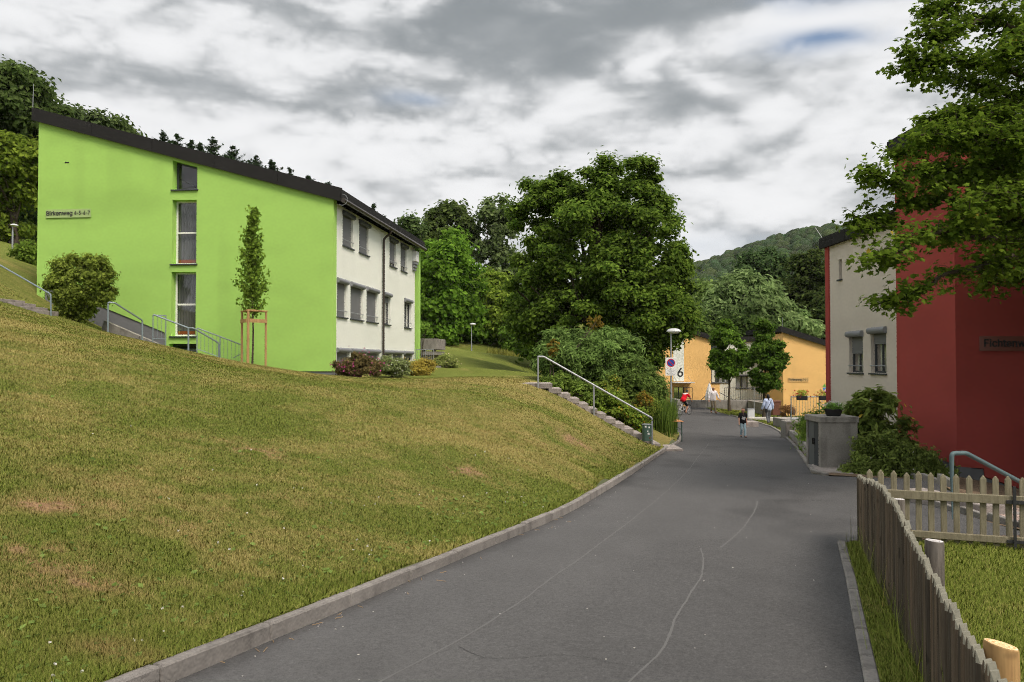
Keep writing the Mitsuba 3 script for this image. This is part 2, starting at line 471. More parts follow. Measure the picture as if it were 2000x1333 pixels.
def hit(px, py, d0=2.5, d1=120):
    """where the ray of the photograph meets the open ground"""
    r = ray(px, py)
    d = np.geomspace(d0, d1, 400)
    p = np.array([0, 0, CAMZ]) + r[None] * (d / r[1])[:, None]
    below = p[:, 2] < G(p[:, 0], p[:, 1])
    return p[np.argmax(below)] if below.any() else p[-1]


BARE = []
for px, py, s, k in [(110, 1130, 0.36, 0.95), (60, 1075, 0.40, 0.6), (95, 990, 0.30, 0.7), (478, 882, 0.45, 0.9), (340, 1030, 0.16, 0.8), (390, 1060, 0.3, 0.35), (915, 925, 0.36, 0.9), (945, 935, 0.25, 0.8), (1115, 860, 0.7, 0.75), (1085, 875, 0.55, 0.5), (930, 905, 0.3, 0.4), (180, 990, 0.5, 0.4), (545, 978, 0.5, 0.35), (210, 1285, 0.2, 0.5), (620, 1000, 0.6, 0.3), (150, 1050, 1.1, 0.22), (60, 1120, 0.8, 0.25), (250, 960, 0.9, 0.25), (480, 1000, 1.0, 0.25), (760, 960, 0.9, 0.22), (1000, 860, 1.2, 0.2)]:
    h = hit(px, py)
    BARE.append((h[0], h[1], s, k))


def lawn_state(x, y):
    """(dryness, bareness) of the turf"""
    p = np.stack([x * 0.42, y * 0.42, x * 0], -1)
    a = meshkit.fbm(p, 4, 11)
    b = meshkit.fbm(p * 3.3 + 5, 3, 12)
    c = meshkit.fbm(p * 0.35 + 2, 2, 13)
    mm = meshkit.fbm(p * 14 + 3, 2, 15)
    dry = 0.66 + (a - 0.5) * 1.8 + (b - 0.5) * 1.2 + (mm - 0.5) * 0.9 + (c - 0.5) * 0.9
    edge = np.clip((KL(np.clip(y, -12, 66)) - x) / 1.3, -9, 9)
    dry = dry - (0.1 + 0.9 * np.clip((meshkit.fbm(p * 2.1 + 8, 3, 17) - 0.33) * 3, 0, 1)) * 0.5 * np.exp(-np.clip(edge, 0, 9) ** 2) * (y < 28) - 0.75 * np.clip((y - 27) / 5, 0, 1) - 0.6 * ((x > KR(np.clip(y, -12, 66))) & (y < 12)) - 0.1
    bare = np.zeros_like(x)
    for bx, by, s, k in BARE:
        bare = np.maximum(bare, 0.88 * k * np.exp(-(((x - bx) / (s * 1.25)) ** 2 + ((y - by) / s) ** 2)) * np.clip(0.1 + 1.1 * b + (mm - 0.5) * 1.6, 0, 1.3))
    return np.clip(dry, 0, 1), np.clip(bare, 0, 1)


def sheet(us, vs, fx, fz):
    """grid mesh: rows over vs (y), columns over us; fx(u, y) -> x; fz(x, y) -> z"""
    U, V = np.meshgrid(us, vs)
    X = fx(U, V)
    Z = fz(X, V)
    n, m = U.shape
    i, j = np.meshgrid(np.arange(n - 1), np.arange(m - 1), indexing='ij')
    q = np.stack([i * m + j, i * m + j + 1, (i + 1) * m + j + 1, (i + 1) * m + j], -1).reshape(-1, 4)
    v = np.stack([X.ravel(), V.ravel(), Z.ravel()], 1)
    return (v, q), X.ravel(), V.ravel(), U.ravel()


def up_faces(vq):
    v, q = vq
    f = np.vstack([q[:, [0, 1, 2]], q[:, [0, 2, 3]]])
    return trimesh.Trimesh(v, f, process=False)


def ground_sheet(name, us, vs, fx, mat, kind='structure', bumpy=0.012):
    (v, q), X, Y, U = sheet(us, vs, fx, G)
    far = np.clip(np.hypot(X, Y) / 30, 0.4, 3)
    v[:, 2] += (meshkit.fbm(np.stack([X * 1.3, Y * 1.3, X * 0], -1), 3, 4) - 0.5) * bumpy * 2 * far * (np.abs(U) > 0.02)
    d, b = lawn_state(X, Y)
    part(None, name, up_faces((v, q)), mat, smooth=True, uv=np.stack([d, b], 1))
    tag(name, kind=kind)


rows = np.concatenate([np.arange(-8, 2, 0.5), np.arange(2, 12, 0.12), np.arange(12, 34, 0.25), np.arange(34, 66.01, 0.8)])
offs = np.concatenate([np.arange(0, 12, 0.16), np.geomspace(12, 320, 40)])
ground_sheet('lawn', -offs, rows, lambda U, V: KL(V) - 0.078 + U, 'm_lawn', bumpy=0.02)
offr = np.concatenate([np.arange(0, 6, 0.15), np.geomspace(6, 320, 36)])
ground_sheet('garden_lawn', offr, rows[rows < 9.5], lambda U, V: KR(V) + 0.085 + U, 'm_lawn')
ground_sheet('planting_bed', offr, rows[(rows > 9.3) & (rows < 32)], lambda U, V: KR(V) + 0.02 + U, 'm_soil', bumpy=0.03)
ground_sheet('grass_verge', offr, rows[rows > 31.4], lambda U, V: KR(V) + 0.02 + U, 'm_lawn')
ground_sheet('far_ground', np.concatenate([-np.geomspace(320, 3, 50), np.linspace(-2.5, 40, 30), np.geomspace(43, 330, 40)]), np.concatenate([[65.9], np.geomspace(67, 420, 50)]), lambda U, V: U, 'm_lawn', bumpy=0.05)

# road
(v, q), X, Y, U = sheet(np.linspace(0, 1, 13), np.concatenate([np.arange(-8, 9, 0.4), np.arange(9, 20, 0.1), np.arange(20, 66.01, 0.7)]), lambda U, V: KL(V) + U * (KR(V) - KL(V)),
                        lambda X, V: zroad(V) + 0.012 * np.sin(X * 0.9 + V * 0.2))
part(None, 'road', up_faces((v, q)), 'm_asphalt', smooth=True, uv=np.stack([np.where(Y < 27, U, 0.5), U * 0], 1))
tag('road', kind='structure')


def zr_at(x, y):
    return zroad(y) + 0.012 * np.sin(x * 0.9 + y * 0.2)


def road_strip(pts, w, dz, wob=0.02, seed=0):
    """a thin strip lying on the road"""
    pts = np.array(pts, float)
    s = np.concatenate([[0], np.cumsum(np.linalg.norm(np.diff(pts, axis=0), axis=1))])
    n = max(6, int(s[-1] / 0.12))
    t = np.linspace(0, s[-1], n)
    fx, fy = PchipInterpolator(s, pts[:, 0])(t), PchipInterpolator(s, pts[:, 1])(t)
    rg = np.random.default_rng(seed)
    jit = np.convolve(rg.normal(0, 1, n + 8), np.ones(5) / 5, 'same')[4:-4] * wob
    tx, ty = np.gradient(fx), np.gradient(fy)
    L = np.hypot(tx, ty)
    nx, ny = -ty / L, tx / L
    ww = w * (0.75 + 0.5 * rg.random(n))
    a = np.stack([fx + nx * (jit + ww / 2), fy + ny * (jit + ww / 2)], 1)
    b = np.stack([fx + nx * (jit - ww / 2), fy + ny * (jit - ww / 2)], 1)
    v = np.vstack([np.c_[a, zr_at(a[:, 0], a[:, 1]) + dz], np.c_[b, zr_at(b[:, 0], b[:, 1]) + dz]])
    k = np.arange(n - 1)
    return up_faces((v, np.stack([k + n, k + n + 1, k + 1, k], 1)))


part('road', 'seam', road_strip([(-0.95, 4.3), (-0.57, 5.04), (-0.22, 5.78), (0.43, 7.57), (1.58, 10.98), (3.94, 18.5), (5.2, 23.0), (7.1, 29.7)], 0.017, 0.0022, 0.010, 1), 'm_seam')
part('road', 'seam', road_strip([(0.35, 3.6), (0.55, 4.4), (0.97, 5.3), (1.25, 6.2), (1.75, 7.6), (2.05, 8.95)], 0.016, 0.0022, 0.012, 2), 'm_seam')
part('road', 'seam', road_strip([(2.28, 9.0), (2.7, 9.9), (3.9, 13.1)], 0.016, 0.0022, 0.012, 5), 'm_seam')
part('road', 'crack', road_strip([(3.9, 13.1), (4.4, 13.15), (5.1, 13.05)], 0.012, 0.0022, 0.03, 3), 'm_crack')
part('road', 'crack', road_strip([(-0.35, 5.35), (-0.05, 5.1), (0.3, 5.15), (0.7, 4.95), (1.0, 4.98)], 0.0035, 0.0022, 0.045, 4), 'm_crack')
part('road', 'crack', road_strip([(5.3, 20.0), (5.6, 22), (6.6, 25)], 0.008, 0.0022, 0.06, 6), 'm_crack')


# kerbs: every stone is a piece
def chain(f, y0, y1, step):
    y, out = y0, []
    while y < y1:
        x = float(f(y))
        yy = y
        while math.hypot(float(f(yy)) - x, yy - y) < step:
            yy += 0.01
        out.append(((x, y), (float(f(yy)), yy)))
        y = yy
    return out


rk = np.random.default_rng(3)


def kerb_stone(holder, a, b, w, top, deep, mat='m_kerb', side=1):
    (x0, y0), (x1, y1) = a, b
    L = math.hypot(x1 - x0, y1 - y0)
    yaw = math.atan2(y1 - y0, x1 - x0)
    m = box(0.004, L - 0.004, 0 if side > 0 else -w, w if side > 0 else 0, -deep, top, 0.012)
    m = place(m, x0, y0, 0, yaw)
    m.apply_translation((0, 0, rk.normal(0, 0.003)))
    v = m.vertices
    t = np.clip(((v[:, 0] - x0) * (x1 - x0) + (v[:, 1] - y0) * (y1 - y0)) / L ** 2, 0, 1)
    v[:, 2] += zroad(y0 + t * (y1 - y0))
    m.vertices = v
    part(holder, 'stone', m, mat)


for a, b in chain(KL, 2.0, 26.1, 0.95):
    kerb_stone('left_kerb', a, b, 0.09, 0.110, 0.2)
for a, b in chain(KL, 27.2, 52, 0.95):
    kerb_stone('bed_kerb', a, b, 0.10, 0.07, 0.2)
for a, b in chain(KR, 1.6, 9.2, 0.62):
    kerb_stone('right_kerb', a, b, 0.085, 0.028, 0.2, side=-1)
for a, b in chain(KR, 17.5, 52, 0.95):
    kerb_stone('far_kerb', a, b, 0.10, 0.055, 0.2, side=-1)
for k in ('left_kerb', 'bed_kerb', 'right_kerb', 'far_kerb'):
    tag(k, kind='structure')


# ------------------------------------------------------------------ foliage tools
def unit(v):
    return v / (np.linalg.norm(v, axis=-1, keepdims=True) + 1e-9)


def leaf_cards(C, N, size, aspect, rg, cols, fold=0.25):
    n = len(C)
    N = unit(N)
    t = unit(np.cross(N, rg.normal(size=(n, 3))))
    b = np.cross(N, t)
    s = np.broadcast_to(np.asarray(size, float), (n,))[:, None]
    v = np.stack([C - t * s * aspect * 0.5, C + b * s * 0.5 + N * s * fold, C + t * s * aspect * 0.5, C - b * s * 0.5 + N * s * fold], 1).reshape(-1, 3)
    k = np.arange(n)[:, None] * 4
    f = np.concatenate([k + [[0, 2, 1]], k + [[0, 3, 2]]], 0)
    return v, f, np.repeat(cols, 4, axis=0)


LEAFK = np.array([3.1, 3.25, 2.8])
MAPLE = np.array([(0, -0.30), (0.16, -0.42), (0.40, -0.34), (0.30, -0.12), (0.52, 0.08), (0.24, 0.12), (0.22, 0.30), (0, 0.55), (-0.22, 0.30), (-0.24, 0.12), (-0.52, 0.08), (-0.30, -0.12), (-0.40, -0.34), (-0.16, -0.42)])


def maple_leaves(C, N, size, rg, cols):
    n, m = len(C), len(MAPLE)
    N = unit(N)
    t = unit(np.cross(N, rg.normal(size=(n, 3))))
    b = np.cross(N, t)
    s = np.broadcast_to(np.asarray(size, float), (n,))[:, None, None]
    rim = C[:, None] + s * (MAPLE[None, :, :1] * b[:, None] + MAPLE[None, :, 1:] * t[:, None] - 0.32 * (MAPLE ** 2).sum(1)[None, :, None] * N[:, None])
    v = np.concatenate([C[:, None], rim], 1).reshape(-1, 3)
    k = np.arange(n)[:, None] * (m + 1)
    f = np.concatenate([k + [[0, 1 + i, 1 + (i + 1) % m]] for i in range(m)], 0)
    return v, f, np.repeat(cols, m + 1, axis=0)


def tint(n, c0, c1, rg, jitter=0.25, warm=0.0):
    t = rg.random((n, 1))
    c = np.array(c0) * (1 - t) + np.array(c1) * t
    c = c * (1 + jitter * rg.normal(size=(n, 1)))
    if warm > 0:
        w = (rg.random((n, 1)) < warm) * rg.random((n, 1))
        c = c * (1 - w) + np.array([0.26, 0.17, 0.03]) * w
    return np.clip(c, 0.004, 0.8)


def clump_points(ells, rg, rc, shell=0.5):
    """clump centres in the crown's ellipsoids: (centre, radius, outward)"""
    out = []
    for c, r, n in ells:
        c, r = np.array(c, float), np.array(r, float)
        d = unit(rg.normal(size=(n, 3)))
        fr = rg.uniform(shell ** 3, 1, n) ** (1 / 3)
        lump = 0.78 + 0.44 * meshkit.fbm(d * 1.7 + c * 0.37, 3, 2)
        p = c + d * r * (fr * lump)[:, None]
        rad = rc * rg.uniform(0.6, 1.35, n)
        out.append((p, rad, d))
    return np.concatenate([o[0] for o in out]), np.concatenate([o[1] for o in out]), np.concatenate([o[2] for o in out])


def foliage(ells, rg, rc, per, size, c0, c1, aspect=1.5, shell=0.5, warm=0.0, flat=0.75, up=0.5, kind='card', jitter=0.22):
    P, R, O = clump_points(ells, rg, rc, shell)
    n = len(P) * per
    idx = np.repeat(np.arange(len(P)), per)
    d = unit(rg.normal(size=(n, 3)))
    # uneven clumps: leaves gather in twigs
    tw = unit(rg.normal(size=(len(P), 7, 3)))
    near = tw[idx, rg.integers(0, 7, n)]
    d = unit(d * 0.75 + near * 0.8)
    r = R[idx] * np.abs(rg.normal(0.55, 0.32, n))
    C = P[idx] + d * r[:, None] * np.array([1, 1, flat]) + rg.normal(0, 0.12, (n, 3)) * R[idx][:, None]
    N = d * 0.7 + O[idx] * 0.35 + np.array([0, 0, up]) + rg.normal(size=(n, 3)) * 0.45
    clump_t = rg.normal(0, 1, len(P))[idx][:, None]
    cols = tint(n, c0, c1, rg, jitter, warm) * (1 + 0.12 * np.clip(clump_t, -2, 2))
    s = size * rg.uniform(0.6, 1.3, n)
    if kind == 'maple':
        return maple_leaves(C, N, s, rg, cols), P
    return leaf_cards(C, N, s, aspect, rg, cols), P


def leaf_part(parent, name, vfc, kind='stuff', label=None, mat='m_leaf'):
    v, f, c = vfc
    if mat == 'm_leaf':
        c = c * LEAFK
    return part(parent, name, (v, f), mat, color=np.clip(c, 0.003, 0.9), kind=kind, label=label)


def merge(*a):
    o, V, Fc, C = 0, [], [], []
    for v, f, c in a:
        V.append(v)
        Fc.append(f + o)
        C.append(c)
        o += len(v)
    return np.vstack(V), np.vstack(Fc), np.vstack(C)


def limbs(base, top, targets, r0, rg, nseg=5, lean=0.15):
    """trunk and limbs as one mesh"""
    base, top = np.array(base, float), np.array(top, float)
    tt = np.linspace(0, 1, 9)
    tr = base + (top - base) * tt[:, None] + np.stack([np.sin(tt * 5 + rg.random() * 6), np.cos(tt * 4 + rg.random() * 6), tt * 0], 1) * lean * r0 * 3 * (tt * (1 - tt) * 4)[:, None]
    ms = [tube(tr, r0 * (1.0 - 0.72 * tt) * (1 + 0.5 * np.exp(-tt * 18)), 9)]
    for q in targets:
        h = np.clip((q[2] - base[2]) / (top[2] - base[2]) * 0.62 - 0.05 + rg.uniform(-0.1, 0.1), 0.22, 0.92)
        p = np.array([np.interp(h, tt, tr[:, k]) for k in range(3)])
        k = np.linspace(0, 1, nseg)[:, None]
        mid = (p + q) / 2 + np.array([0, 0, -0.12 * np.linalg.norm(q - p)]) + rg.normal(size=3) * 0.06 * np.linalg.norm(q - p)
        c = (1 - k) ** 2 * p + 2 * k * (1 - k) * mid + k * k * q
        ms.append(tube(c, np.linspace(r0 * 0.42 * (1 - 0.6 * h), r0 * 0.07, nseg), 5))
    return trimesh.util.concatenate(ms)


def px_ell(px, py, rpx, rpy, d, n, deep=None):
    """an ellipsoid at distance d that spans so many photograph pixels"""
    k = d / F
    return (at(px, py, d), (rpx * k, (deep or rpx * k), rpy * k), n)


def tree(name, label, cat, ells, rc, per, size, c0, c1, seed, trunk=None, r0=0.2, group=None, nlimb=14, **kw):
    rg = np.random.default_rng(seed)
    key = thing(name, label, cat, group)
    leaves, P = foliage(ells, rg, rc, per, size, c0, c1, **kw)
    if trunk is None:
        e = ells[0]
        trunk = (e[0][0], e[0][1])
    zb = g1(*trunk) - 0.1
    e = ells[0]
    top = np.array([e[0][0], e[0][1], e[0][2] + e[1][2] * 0.55])
    part(key, 'trunk', limbs((trunk[0], trunk[1], zb), top, P[rg.permutation(len(P))[:nlimb]], r0, rg), 'm_bark', smooth=True)
    leaf_part(key, 'crown', leaves)
    return key


def shrub(name, label, ells, rc, per, size, c0, c1, seed, group=None, extra=None, stems=8, cat='shrub', **kw):
    rg = np.random.default_rng(seed)
    key = thing(name, label, cat, group)
    leaves, P = foliage(ells, rg, rc, per, size, c0, c1, **kw)
    e = ells[0]
    b = np.array([e[0][0], e[0][1], g1(e[0][0], e[0][1]) - 0.05])
    ms = []
    for q in P[rg.permutation(len(P))[:stems]]:
        o = b + np.append(rg.normal(0, 0.08, 2), 0)
        k = np.linspace(0, 1, 4)[:, None]
        mid = (o + q) / 2 + np.array([0, 0, 0.1])
        ms.append(tube((1 - k) ** 2 * o + 2 * k * (1 - k) * mid + k * k * q, np.linspace(0.022, 0.006, 4), 5))
    part(key, 'stem', ms, 'm_bark', smooth=True)
    leaf_part(key, 'foliage', leaves)
    if extra:
        for nm, n, s, col in extra:
            d = P[rg.integers(0, len(P), n)]
            o = unit(d - e[0])
            C = d + o * rc * 0.75 + rg.normal(size=(n, 3)) * rc * 0.45
            leaf_part(key, nm, leaf_cards(C, o + rg.normal(size=(n, 3)) * 0.5, s * rg.uniform(0.7, 1.3, n), 1.1, rg, tint(n, np.array(col) * 0.8, col, rg, 0.15)), mat='m_tint')
    return key



# ------------------------------------------------------------------ buildings
def folds(w, u0, u1, z0, z1, n, depth=0.03, pitch=0.11, seed=0):
    k = max(8, int((u1 - u0) / 0.02))
    u = np.linspace(u0, u1, k)
    d = n + depth * np.sin(u / pitch * 2 * np.pi + seed)
    a = w.o + u[:, None] * w.u + d[:, None] * w.n
    v = np.vstack([a + [0, 0, z0], a + [0, 0, z1]])
    i = np.arange(k - 1)
    return up_faces((v, np.stack([i, i + 1, i + k + 1, i + k], 1)))


def window(parent, w, u0, u1, z0, z1, recess=0.16, frame='m_anthracite', mull=(), trans=None, shutter=0.0, housing=None, sill=True, rail=False, curtain=None, item=False, fw=0.055, top=None, cmat='m_curtain'):
    """frame with its pane, shutter, housing, sill, rail and curtain; top: (zl, zr) for a slanting head"""
    key = free(parent + '__window')
    r = -recess
    g = 0.003
    if top:
        zl, zr = top
        ms = [w.panel([(u0 + g, z0 + g), (u1 - g, z0 + g), (u1 - g, zr - g), (u0 + g, zl - g)], [[(u0 + fw, z0 + fw), (u1 - fw, z0 + fw), (u1 - fw, zr - fw), (u0 + fw, zl - fw)]], 0.06)]
        ms[0].apply_translation(w.n * r)
    else:
        ms = [w.box(u0 + g, u0 + fw, z0 + g, z1 - g, r - 0.06, r), w.box(u1 - fw, u1 - g, z0 + g, z1 - g, r - 0.06, r), w.box(u0 + fw, u1 - fw, z0 + g, z0 + fw, r - 0.06, r), w.box(u0 + fw, u1 - fw, z1 - fw, z1 - g, r - 0.06, r)]
        for m in mull:
            um = u0 + (u1 - u0) * m
            ms.append(w.box(um - fw * 0.6, um + fw * 0.6, z0 + fw, z1 - fw, r - 0.055, r - 0.003))
        if trans:
            zm = z0 + (z1 - z0) * trans
            ms.append(w.box(u0 + fw, u1 - fw, zm - fw * 0.5, zm + fw * 0.5, r - 0.057, r + 0.003))
    scene[key] = mikit.ply(trimesh.util.concatenate(ms), frame)
    if top:
        pn = w.panel([(u0 + 0.03, z0 + 0.03), (u1 - 0.03, z0 + 0.03), (u1 - 0.03, zr - 0.03), (u0 + 0.03, zl - 0.03)], (), 0.002)
        pn.apply_translation(w.n * (r - 0.03))
        part(key, 'pane', pn, 'm_glass_sheet' if 'm_glass_sheet' in scene else 'm_glass')
    elif shutter < 1:
        zt = z1 - (z1 - z0) * shutter
        a, b, c, d = [w.o + uu * w.u + (r - 0.03) * w.n + np.array([0, 0, zz]) for uu, zz in ((u0 + fw * 0.5, z0 + fw * 0.5), (u1 - fw * 0.5, z0 + fw * 0.5), (u1 - fw * 0.5, zt), (u0 + fw * 0.5, zt))]
        part(key, 'pane', up_faces((np.array([a, b, c, d]), np.array([[0, 1, 2, 3]]))), 'm_glass')
    if shutter > 0:
        part(key, 'shutter', w.box(u0 + 0.02, u1 - 0.02, z1 - (z1 - z0) * shutter, z1 - 0.01, r + 0.006, r + 0.022), 'm_shutter')
    if housing:
        hz, hn, hm = housing
        c = [w.o + uu * w.u + hn * w.n + np.array([0, 0, z1 + hz * 0.35]) for uu in (u0 - 0.05, u1 + 0.05)]
        part(key, 'shutter_box', bar(c[0], c[1], hz, 12), hm, smooth=40)
    if sill:
        part(key, 'sill', w.box(u0 - 0.05, u1 + 0.05, z0 - 0.055, z0 - 0.004, r + 0.004, 0.07, 0.008), 'm_anthracite')
    if rail:
        ends = [w.o + uu * w.u + 0.03 * w.n + np.array([0, 0, z0 + 0.22]) for uu in (u0 - 0.02, u1 + 0.02)]
        part(key, 'guard_rail', bar(ends[0], ends[1], 0.016, 6), 'm_galv')
    if curtain:
        for a, b in curtain:
            part(key, 'curtain', folds(w, u0 + (u1 - u0) * a, u0 + (u1 - u0) * b, z0 + 0.05, z1 - 0.05, r - 0.16, seed=u0), cmat)
    if item:
        part(key, 'cloth', folds(w, u0 + 0.06, u1 - 0.06, z0 + 0.05, z0 + 0.2, r - 0.1, 0.01, 0.2), 'm_orange_cloth')
    return key


A1 = math.radians(6.8)
GB = thing('green_building', 'lime green gabled house with dark sloping roof and cream long side on the grassy bank', 'building')
C0 = np.array([-6.45, 29.5, 0])
gab = Wall(C0, (math.cos(A1), -math.sin(A1)))
fac = Wall(C0, (math.sin(A1), math.cos(A1)))
GW, FL = 11.58, 12.8
zt = lambda u: 7.45 - 0.278 * u  # noqa: E731  height of the gable wall's top
holes, wins = [], []
for (xl, xr, yt0, yt1, yb) in [(337.5, 385.6, 313.5, 326, 371), (336.6, 384.3, 391, 391, 516), (335, 383.0, 531.7, 531.7, 657), (330, 383, 672, 672, 684)]:
    u0, z1 = gab.pix(xl, yt0)
    u1, _ = gab.pix(xr, yt0)
    _, z0 = gab.pix(xl, yb)
    _, z1r = gab.pix(xr, yt1)
    holes.append([(u0, z0), (u1, z0), (u1, z1r), (u0, z1)])
    wins.append((u0, u1, z0, z1, z1r))
u193, z193 = gab.pix(193, 597)
u310, z310 = gab.pix(322, 650)
base = [(-GW, 4.86), (u193, z193), (u310, z310), (u310 + 0.02, 1.22), (0, 1.22)]
part(GB, 'gable_wall', gab.panel(base + [(0, zt(0)), (-GW, zt(-GW))], [h for h in holes if h[0][1] > 1.3], 0.35), 'm_green', label='lime green rendered gable wall')
for i, (u0, u1, z0, z1, z1r) in enumerate(wins):
    if z0 < 1.3:
        continue
    if i == 0:
        window(GB, gab, u0, u1, z0, z1, recess=0.3, sill=True, top=(z1, z1r), fw=0.07)
    else:
        k = window(GB, gab, u0, u1, z0, z1, recess=0.3, frame='m_white' if i in (1, 2) else 'm_anthracite', trans=0.5 if i < 3 else None, fw=0.06, curtain=[(0.0, 1.0)] if i in (1, 2) else None, item=i in (1, 2))
# cream long side
fholes, fwins = [], []
zx = lambda x: 420 + x * 0.3075  # noqa: E731
zy = lambda y: 350 + y * 0.3075  # noqa: E731
for row, lst, zz0, zz1 in [('top', [(808, 868), (913, 968), (1107, 1145), (1178, 1212)], 5.93, 7.12), ('mid', [(762, 828), (860, 932), (962, 1025), (1068, 1107), (1202, 1241)], 3.23, 4.52), ('low', [(762, 845), (865, 945), (962, 1035), (1068, 1120), (1130, 1185), (1200, 1248)], 1.42, 1.96)]:
    for k, (a, b) in enumerate(lst):
        u0, _ = fac.pix(zx(a), 600)
        u1, _ = fac.pix(zx(b), 600)
        u0, u1 = max(u0, 0.42), min(u1 + 0.12, FL - 0.5)
        fholes.append([(u0, zz0), (u1, zz0), (u1, zz1), (u0, zz1)])
        fwins.append((row, k, u0, u1, zz0, zz1))
part(GB, 'side_wall', fac.panel([(0.352, 1.22), (FL - 0.352, 1.22), (FL - 0.352, 7.35), (0.352, 7.35)], fholes, 0.3), 'm_cream', label='cream rendered long wall with shuttered windows')
for row, k, u0, u1, z0, z1 in fwins:
    if row == 'top':
        window(GB, fac, u0, u1, z0, z1, recess=0.1, shutter=[1, 1, 0.86, 0.8][k], housing=(0.09, 0.03, 'm_anthracite'), rail=True)
    elif row == 'mid':
        window(GB, fac, u0, u1, z0, z1, recess=0.1, shutter=[1, 1, 1, 0.25, 0.1][k], housing=(0.10, 0.03, 'm_box_grey'), rail=True, mull=(0.5,), cmat='m_curtain_white', curtain=[(0.05, 0.45), (0.6, 0.95)])
    else:
        window(GB, fac, u0, u1, z0, z1, recess=0.1, shutter=[1, 1, 0.6, 0.5, 0.4, 0.4][k], housing=(0.09, 0.03, 'm_box_grey'), sill=False)
# far gable with its projecting edge, the plinth and the other two walls
farg = Wall(C0 + fac.u * FL, (math.cos(A1), -math.sin(A1)))
m = farg.panel([(-GW, 3.5), (0.13, 1.22), (0.13, 7.3), (0, 7.40), (-GW, zt(-GW) - 0.02)], (), 0.35)
part(GB, 'end_wall', m, 'm_green')
back = Wall(C0 - gab.u * GW + fac.u * FL, (-math.sin(A1), -math.cos(A1)))
part(GB, 'rear_wall', back.box(0.36, FL - 0.01, 3.0, zt(-GW) - 0.05, -0.32, -0.003), 'm_green')
part(GB, 'plinth',
     [gab.put(trimesh.creation.extrude_polygon(Polygon([(-GW + 0.03, 3.2), (u193, 2.2), (u310, 1.0), (u310, z310 - 0.004), (u193, z193 - 0.004), (-GW + 0.03, 4.856)]), 0.3, engine='earcut').apply_translation((0, 0, -0.34))),
      gab.box(u310 + 0.024, -0.03, 0.2, 1.217, -0.34, -0.04), fac.box(0.35, FL - 0.04, 0.2, 1.217, -0.3, -0.04)], 'm_plinth')
# roof slab, fascia boards, gutter
slab = [(-GW - 0.17, zt(-GW - 0.17) + 0.004), (0.34, zt(0.34) + 0.06), (0.34, zt(0.34) + 0.42), (-GW - 0.17, zt(-GW - 0.17) + 0.45)]
m = trimesh.creation.extrude_polygon(Polygon(slab), FL + 0.5, engine='earcut')
m.apply_translation((0, 0, -FL - 0.39))
part(GB, 'roof', gab.put(m), 'm_roof')
RF = GB + '__roof'
edges = np.linspace(-GW - 0.2, 0.36, 6)
for a, b in zip(edges[:-1], edges[1:]):
    m = trimesh.creation.extrude_polygon(Polygon([(a + 0.006, zt(a) - 0.03), (b - 0.006, zt(b) - 0.03), (b - 0.006, zt(b) + 0.46), (a + 0.006, zt(a) + 0.46)]), 0.035, engine='earcut')
    m.apply_translation((0, 0, 0.113))
    part(RF, 'fascia_board', gab.put(m), 'm_roof')
gz = 7.36
e0, e1 = C0 + fac.n * 0.42 - fac.u * 0.2, C0 + fac.n * 0.42 + fac.u * (FL + 0.2)
part(RF, 'gutter', bar(e0 + [0, 0, gz], e1 + [0, 0, gz], 0.085, 12), 'm_gutter', smooth=40)
part(RF, 'eave_board', fac.box(-0.2, FL + 0.2, 7.37, 7.72, 0.341, 0.37), 'm_roof')
up, _ = fac.pix(zx(1058), 600)
P0 = C0 + fac.u * up
pts = rounded([P0 + fac.n * 0.42 + [0, 0, gz - 0.03], P0 + fac.n * 0.42 + [0, 0, gz - 0.16], P0 + fac.n * 0.09 + [0, 0, gz - 0.42], P0 + fac.n * 0.09 + [0, 0, 1.0]], 0.12)
part(GB, 'downpipe', tube(pts, 0.05, 10), 'm_gutter', smooth=40)
ring = np.array([gab.o + gab.u * (0.42 + 0.2 * math.cos(t)) + gab.n * 0.32 + np.array([0, 0, 7.35 + 0.2 * math.sin(t)]) for t in np.linspace(-2.2, 1.5, 14)])
part(RF, 'earth_wire', tube(ring, 0.008, 5), 'm_galv')
vb0, vb1 = FL - 0.95, FL - 0.36
part(GB, 'vent_box', fac.box(vb0, vb1, 6.62, 7.15, -0.01, 0.22, 0.01), 'm_sign_face')
for k in range(3):
    part(GB + '__vent_box', 'louvre', fac.box(vb0 + 0.02, vb1 - 0.02, 6.45 - 0.15 * k + 0.02, 6.45 - 0.15 * k + 0.14, -0.005, 0.19 - 0.05 * k, 0.01), 'm_box_grey')
uL, zL = gab.pix(127, 318)
part(GB, 'wall_vent', gab.box(uL, uL + 0.16, zL - 0.02, zL + 0.02, -0.01, 0.015), 'm_black')
rod = at(64, 210, 31.0)
part(RF, 'lightning_rod', tube([rod, rod + [0.02, 0, 0.9]], 0.012, 5), 'm_galv')
# street sign of the green house
us0, zs1 = gab.pix(91, 410.5)
us1, zs0 = gab.pix(178.5, 425)
SG = thing('street_sign', 'pale plate reading Birkenweg 4-5-6-7 on the lime green gable wall', 'sign')
part(SG, 'plate', gab.box(us0, us1, zs0, zs1, 0.03, 0.045, 0.003), 'm_plate_green')
hz = (zs1 - zs0) * 0.50
part(SG, 'street_name', gab.text('Birkenweg', us0 + 0.03, zs0 + (zs1 - zs0) * 0.30, hz, 0.046, True, fit=(us1 - us0) * 0.58), 'm_ink')
w_ = us1 - us0
part(SG, 'house_numbers', gab.text('4-5-6-7', us0 + w_ * 0.64, zs0 + (zs1 - zs0) * 0.30, hz * 0.93, 0.046, True, fit=w_ * 0.34), 'm_ink')
for uu in (us0 + 0.05, us1 - 0.08):
    part(SG, 'spacer', gab.box(uu, uu + 0.03, zs0 + 0.02, zs0 + 0.05, 0, 0.03), 'm_galv')

